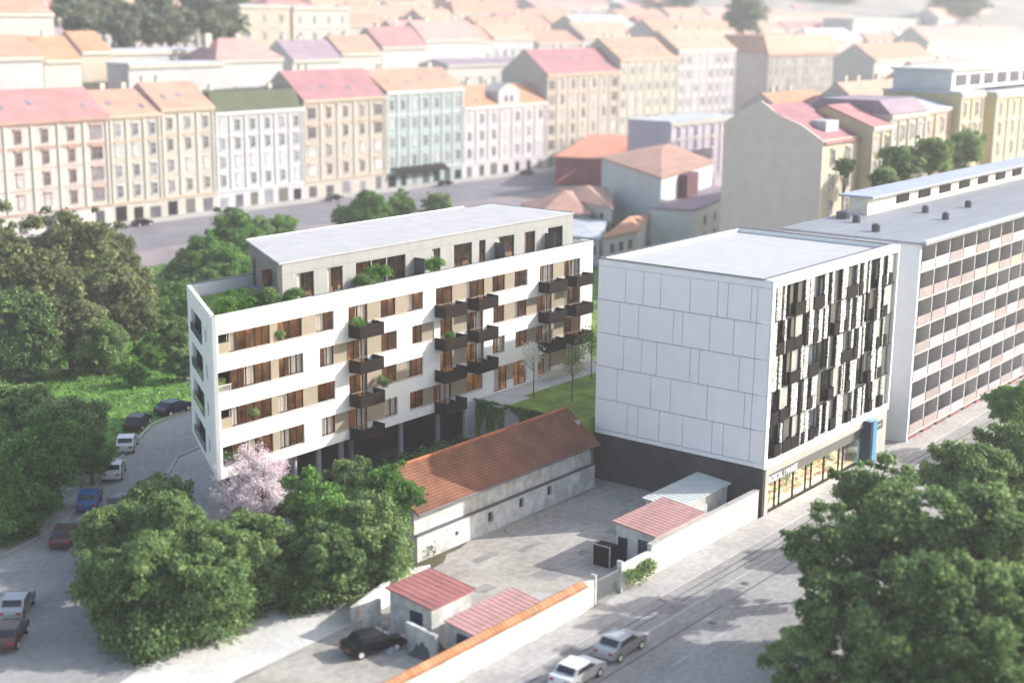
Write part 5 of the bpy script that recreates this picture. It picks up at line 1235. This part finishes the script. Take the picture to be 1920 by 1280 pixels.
for i, (px, py, pt, lab) in enumerate(((245, 412, p_k, 'black car parked in front of the narrow yellow townhouse'), (640, 370, p_g, 'grey car parked in front of the cream and brown townhouse'), (842, 342, p_n, 'dark car parked in front of the mint townhouse'), (33, 425, p_b, 'blue car parked in front of the far left townhouse'), (398, 388, p_s, 'silver car parked in front of the ornate white townhouse'), (1003, 323, p_k, 'black car parked by the house with the gabled dormer'))):
    q = P(px, py + 3, .5); car(lab, q.x, 181.2, 0, pt)

# ------------------------------------------------------------------ trees
TR = [
 (140, 470, 10, 7.4, 'olive', 'tall olive-green tree whose top reaches the far street, at the left'), (60, 530, 8, 7.4, 'olive', 'olive-green tree at the left edge below the far street'),
 (222, 545, 7, 6.0, 'olive', 'yellowish olive tree right of the tallest one on the left bank'), (130, 610, 5.5, 6.4, 'olive', 'olive-green tree low on the left bank, middle one'),
 (30, 630, 5, 6.4, 'dark', 'dark olive tree at the left edge above the grass clearing'), (250, 600, 4.4, 3.8, 'olive', 'small olive tree at the right foot of the left bank clump'),
 (-20, 470, 8, 6.4, 'olive', 'olive tree cut by the left edge next to the far street'), (185, 650, 3.5, 4.0, 'dark', 'dark low tree at the edge of the grass clearing'), (80, 665, 3, 3.4, 'dark', 'dark low tree under the left bank clump, left one'), (215, 480, 7.5, 4.6, 'olive', 'olive tree between the tallest one and the far pavement'),
 (50, 865, 4.5, 5.0, 'bright', 'bright green leafy tree at the left edge beside the side road'), (125, 805, 4.2, 4.6, 'mid', 'round green tree beside the white parked cars'),
 (45, 790, 4, 4.6, 'mid', 'green tree left of the round one by the parked cars'), (15, 945, 3, 4.2, 'bright', 'bright green bushy tree above the wide junction'), (170, 850, 3, 2.6, 'bright', 'small bright tree right beside the nearer white car'),
 (440, 440, 7, 5.6, 'bright', 'tree with bright crown rising against the far street'), (385, 480, 5, 5.0, 'bright', 'bright green tree left of the penthouse, in front of the far pavement'),
 (485, 440, 5, 3.8, 'mid', 'green tree touching the penthouse corner'), (340, 560, 3.5, 3.6, 'bright', 'green tree left of the white block\'s roof lawn'), (325, 640, 3, 3.4, 'mid', 'green tree left of the white block\'s middle floors'),
 (330, 510, 3, 2.6, 'bright', 'small bright tree on the grass bank'),
 (690, 396, 6.5, 5.2, 'bright', 'bright tree showing above the white block\'s roof, larger left one'), (750, 392, 5.5, 4.4, 'bright', 'bright tree showing above the white block\'s roof, in the middle'), (820, 384, 6.5, 3.4, 'mid', 'bright tree showing above the white block\'s roof, right one'), (645, 405, 5, 3.0, 'mid', 'small tree above the white block\'s roof, leftmost of that group'),
 (300, 575, 2.8, 3.0, 'bright', 'low bright tree on the bank, level with the block\'s second floor from the top'), (345, 680, 2.2, 2.6, 'mid', 'low bushy tree on the bank beside the block\'s lower floors'), (285, 655, 2.4, 2.8, 'bright', 'low bright tree on the bank left of the bushy one'), (390, 540, 3.5, 3.4, 'mid', 'green tree just behind the block\'s end parapet'), (255, 700, 1.6, 2.0, 'bright', 'small round bush-like tree above the parked cars'), (430, 500, 5.5, 4.4, 'bright', 'bright tree between the penthouse and the far pavement'), (530, 425, 5, 3.2, 'bright', 'small bright tree by the far road left of the penthouse roof'),
 (212, 1012, 4.4, 3.3, 'mid', 'broad green tree on the left flank of the front clump, beside the parked cars'), (240, 1112, 3.6, 3.5, 'dark', 'dark green tree at the lower left corner of the front clump'), (402, 1040, 4.8, 3.7, 'mid', 'green tree left below the pink blossom tree'),
 (308, 992, 5.8, 3.7, 'mid', 'green tree between the two leftmost of the front clump, just below the forecourt'), (345, 1108, 3.4, 3.3, 'dark', 'dark tree second from the left along the clump\'s front edge'),
 (385, 1110, 3.6, 3.8, 'dark', 'dark tree leaning over the pale track'), (300, 945, 3.6, 3.4, 'mid', 'green tree at the top left of the front clump by the forecourt'), (490, 1040, 3.8, 3.8, 'mid', 'green tree right below the pink blossom tree'),
 (282, 1062, 5.0, 3.4, 'mid', 'green tree in the middle of the front clump\'s left half'), (455, 1000, 3.6, 2.6, 'mid', 'small green tree at the foot of the pink blossom tree'),
 (600, 965, 5.0, 4.0, 'bright', 'light green tree right of the pink blossom tree'), (620, 1050, 3.8, 3.6, 'mid', 'green tree above the end of the pale track'), (690, 990, 4.6, 3.9, 'mid', 'green tree overlapping the tiled roof\'s left end'),
 (728, 925, 6.4, 3.0, 'bright', 'light green tree in front of the tiled roof\'s ridge end'), (545, 990, 3.5, 3.0, 'dark', 'dark low tree in the gap right of the pink one'), (720, 1040, 3, 2.8, 'mid', 'low green tree at the shed\'s left end'), (195, 1100, 3.6, 2.8, 'dark', 'dark tree at the left foot of the front clump'), (655, 905, 4.2, 2.6, 'mid', 'small green tree under the slab edge columns'), (520, 1070, 2.6, 2.4, 'dark', 'low dark tree at the clump\'s front edge over the track'),
 (1640, 930, 8, 4.6, 'open', 'open-crowned tree in front of the shop windows, right front'), (1560, 1030, 7, 4.6, 'open', 'open-crowned tree leftmost of the right front group'), (1700, 1030, 7.5, 5.2, 'open', 'large open-crowned tree in the middle of the right front group'),
 (1590, 1160, 4.5, 4.4, 'open', 'open-crowned low tree at the lower left of the right group'), (1760, 1160, 6, 5.4, 'dark', 'dense dark tree at the bottom of the right group'), (1860, 1010, 8.5, 5.4, 'mid', 'tall green tree at the right edge, middle height'),
 (1800, 900, 6, 4.2, 'mid', 'green tree in front of the block of flats\' ground floor'), (1895, 860, 6, 4.2, 'mid', 'green tree at the right edge near the block of flats'), (1900, 760, 4.8, 3.2, 'bright', 'light green tree at the right edge under the flats\' balconies'), (1890, 1150, 6, 5.0, 'mid', 'green tree in the lower right corner area'),
 (1660, 1250, 3.5, 4.4, 'dark', 'dark low tree at the bottom edge of the right group'), (1830, 1270, 4, 4.8, 'dark', 'dark tree in the bottom right corner'), (1500, 1250, 2.6, 3.2, 'open', 'sparse low tree at the bottom edge, left of the right group'),
]
for px, py, z, r, k, lab in TR: tpx(px, py, z, r, k, lab)
for px, py, z, r, lab in ((225, 1160, 1.4, 2.4, 'low bush at the left foot of the front clump by the road'), (290, 1175, 1.6, 3.2, 'low bush at the front foot of the clump, second from the left'), (385, 1150, 1.4, 3.0, 'low bush at the clump foot where the pale track begins'), (470, 1105, 1.4, 2.8, 'low bush at the clump foot below the pink tree'), (560, 1100, 1.4, 2.8, 'low bush at the clump foot beside the pale track\'s middle'), (640, 1090, 1.4, 2.6, 'low bush at the clump foot near the track\'s upper end'), (720, 1070, 1.3, 2.2, 'low bush between the clump and the yard shed'), (185, 1065, 1.8, 2.2, 'low bush on the clump\'s left flank by the cars'), (215, 1010, 2.4, 3.0, 'bush on the clump\'s left flank next to the dark parked car'), (780, 1010, 1.2, 1.8, 'small bush at the shed wall\'s left corner')):
    tpx(px, py, z, r, 'bush', lab, cat='bush')
q = random.Random(17)
FT = [(130, 20, 300), (170, 36, 290), (210, 22, 300), (250, 40, 290), (300, 25, 300), (345, 42, 290), (390, 22, 300), (430, 44, 285), (150, 52, 280), (230, 58, 275), (320, 56, 280), (400, 58, 275), (110, 42, 285), (275, 52, 282), (365, 12, 310), (190, 6, 320), (280, 6, 320), (440, 8, 318)]
for i, (px, py, yv) in enumerate(sorted(FT)):
    p = PV(px, py, yv); tree(p.x, p.y, p.z, 6.5, 'far', 'grey-green tree of the top left grove, %s from the left' % ORD[i], group='trees of the hillside grove', base=terr(p.x, p.y))
p = PV(1395, 30, 260); tree(p.x, p.y, p.z, 12, 'far', 'large dome-shaped grey-green tree at the top right of centre', base=terr(p.x, p.y) - 1, flat=.8)
for px, py, yv, r, lab in ((1583, 315, 40, 2.0, 'round dark tree against the cream and ochre fronts'), (1690, 312, 36, 4.2, 'dark green tree between the cream houses and the slab roof'), (1745, 292, 37, 4.4, 'green tree in front of the peach house behind the slab roof'), (1810, 280, 37, 4.6, 'green tree in front of the yellow flats behind the slab roof'), (1655, 345, 32, 3.0, 'small tree peeping over the slab roof, by the second cream house')):
    p = PV(px, py, yv); tree(p.x, p.y, p.z, r, 'mid', lab, base=0)
q2 = random.Random(5)
for i in range(20):
    d = 900 + q2.uniform(0, 350); a = math.radians(52.2 + q2.uniform(-20, 20)); a = math.pi / 2 - a
    x, y = CAM.x + d * math.cos(math.pi / 2 - math.radians(52.2) + (10 - i) * .036), CAM.y + d * math.sin(math.pi / 2 - math.radians(52.2) + (10 - i) * .036)
    tree(x, y, terr(x, y) + 8, 22, 'far', 'hazy tree on the far hill at the very top, %s from the left' % ORD[i], group='trees on the far hill', flat=.6)
# ground cover on the bank
def cover(name, label, n, poly_lo, poly_hi, seed, mt, size):
    rng = np.random.default_rng(seed); c = rng.uniform((poly_lo[0], poly_lo[1], .0), (poly_hi[0], poly_hi[1], 1), (n, 3))
    h = .25 + .9 * np.clip(np.sin(c[:, 0] * .33 + np.cos(c[:, 1] * .27) * 2) * np.cos(c[:, 1] * .31), 0, 1)
    keep = ~((c[:, 0] > -37) & (c[:, 0] < 17.5) & (c[:, 1] < 43.5)) & (c[:, 1] > 69 + (c[:, 0] + 8) * np.where(c[:, 0] < -8, .68, 0)); c = c[keep]; h = h[keep]
    c[:, 2] *= h; nn = rng.normal(size=c.shape) + (0, 0, .8); nn /= np.linalg.norm(nn, axis=1)[:, None]
    me = leaf_mesh(name, c, nn, size, mt, rng); o = bpy.data.objects.new(name, me); C.objects.link(o); setp(o, label, 'undergrowth', kind='stuff')
cover('undergrowth', 'bright wild grass and undergrowth covering the bank', 70000, (-60, 45), (110, 141), 3, L_bright, .22)

# ------------------------------------------------------------------ haze
hz = MB(); hz.box(-420, 2600, -420, 2600, -1.3, 150)
hm = bpy.data.materials.new('haze'); hm.use_nodes = True; t = hm.node_tree; t.nodes.remove(t.nodes['Principled BSDF'])
pv = t.nodes.new('ShaderNodeVolumePrincipled'); pv.inputs['Color'].default_value = (.97, .96, .98, 1); pv.inputs['Density'].default_value = .0004; pv.inputs['Anisotropy'].default_value = .2
t.links.new(pv.outputs[0], t.nodes['Material Output'].inputs['Volume'])
hz.build('haze', hm, kind='stuff', label='pale summer haze over the town', cat='haze')
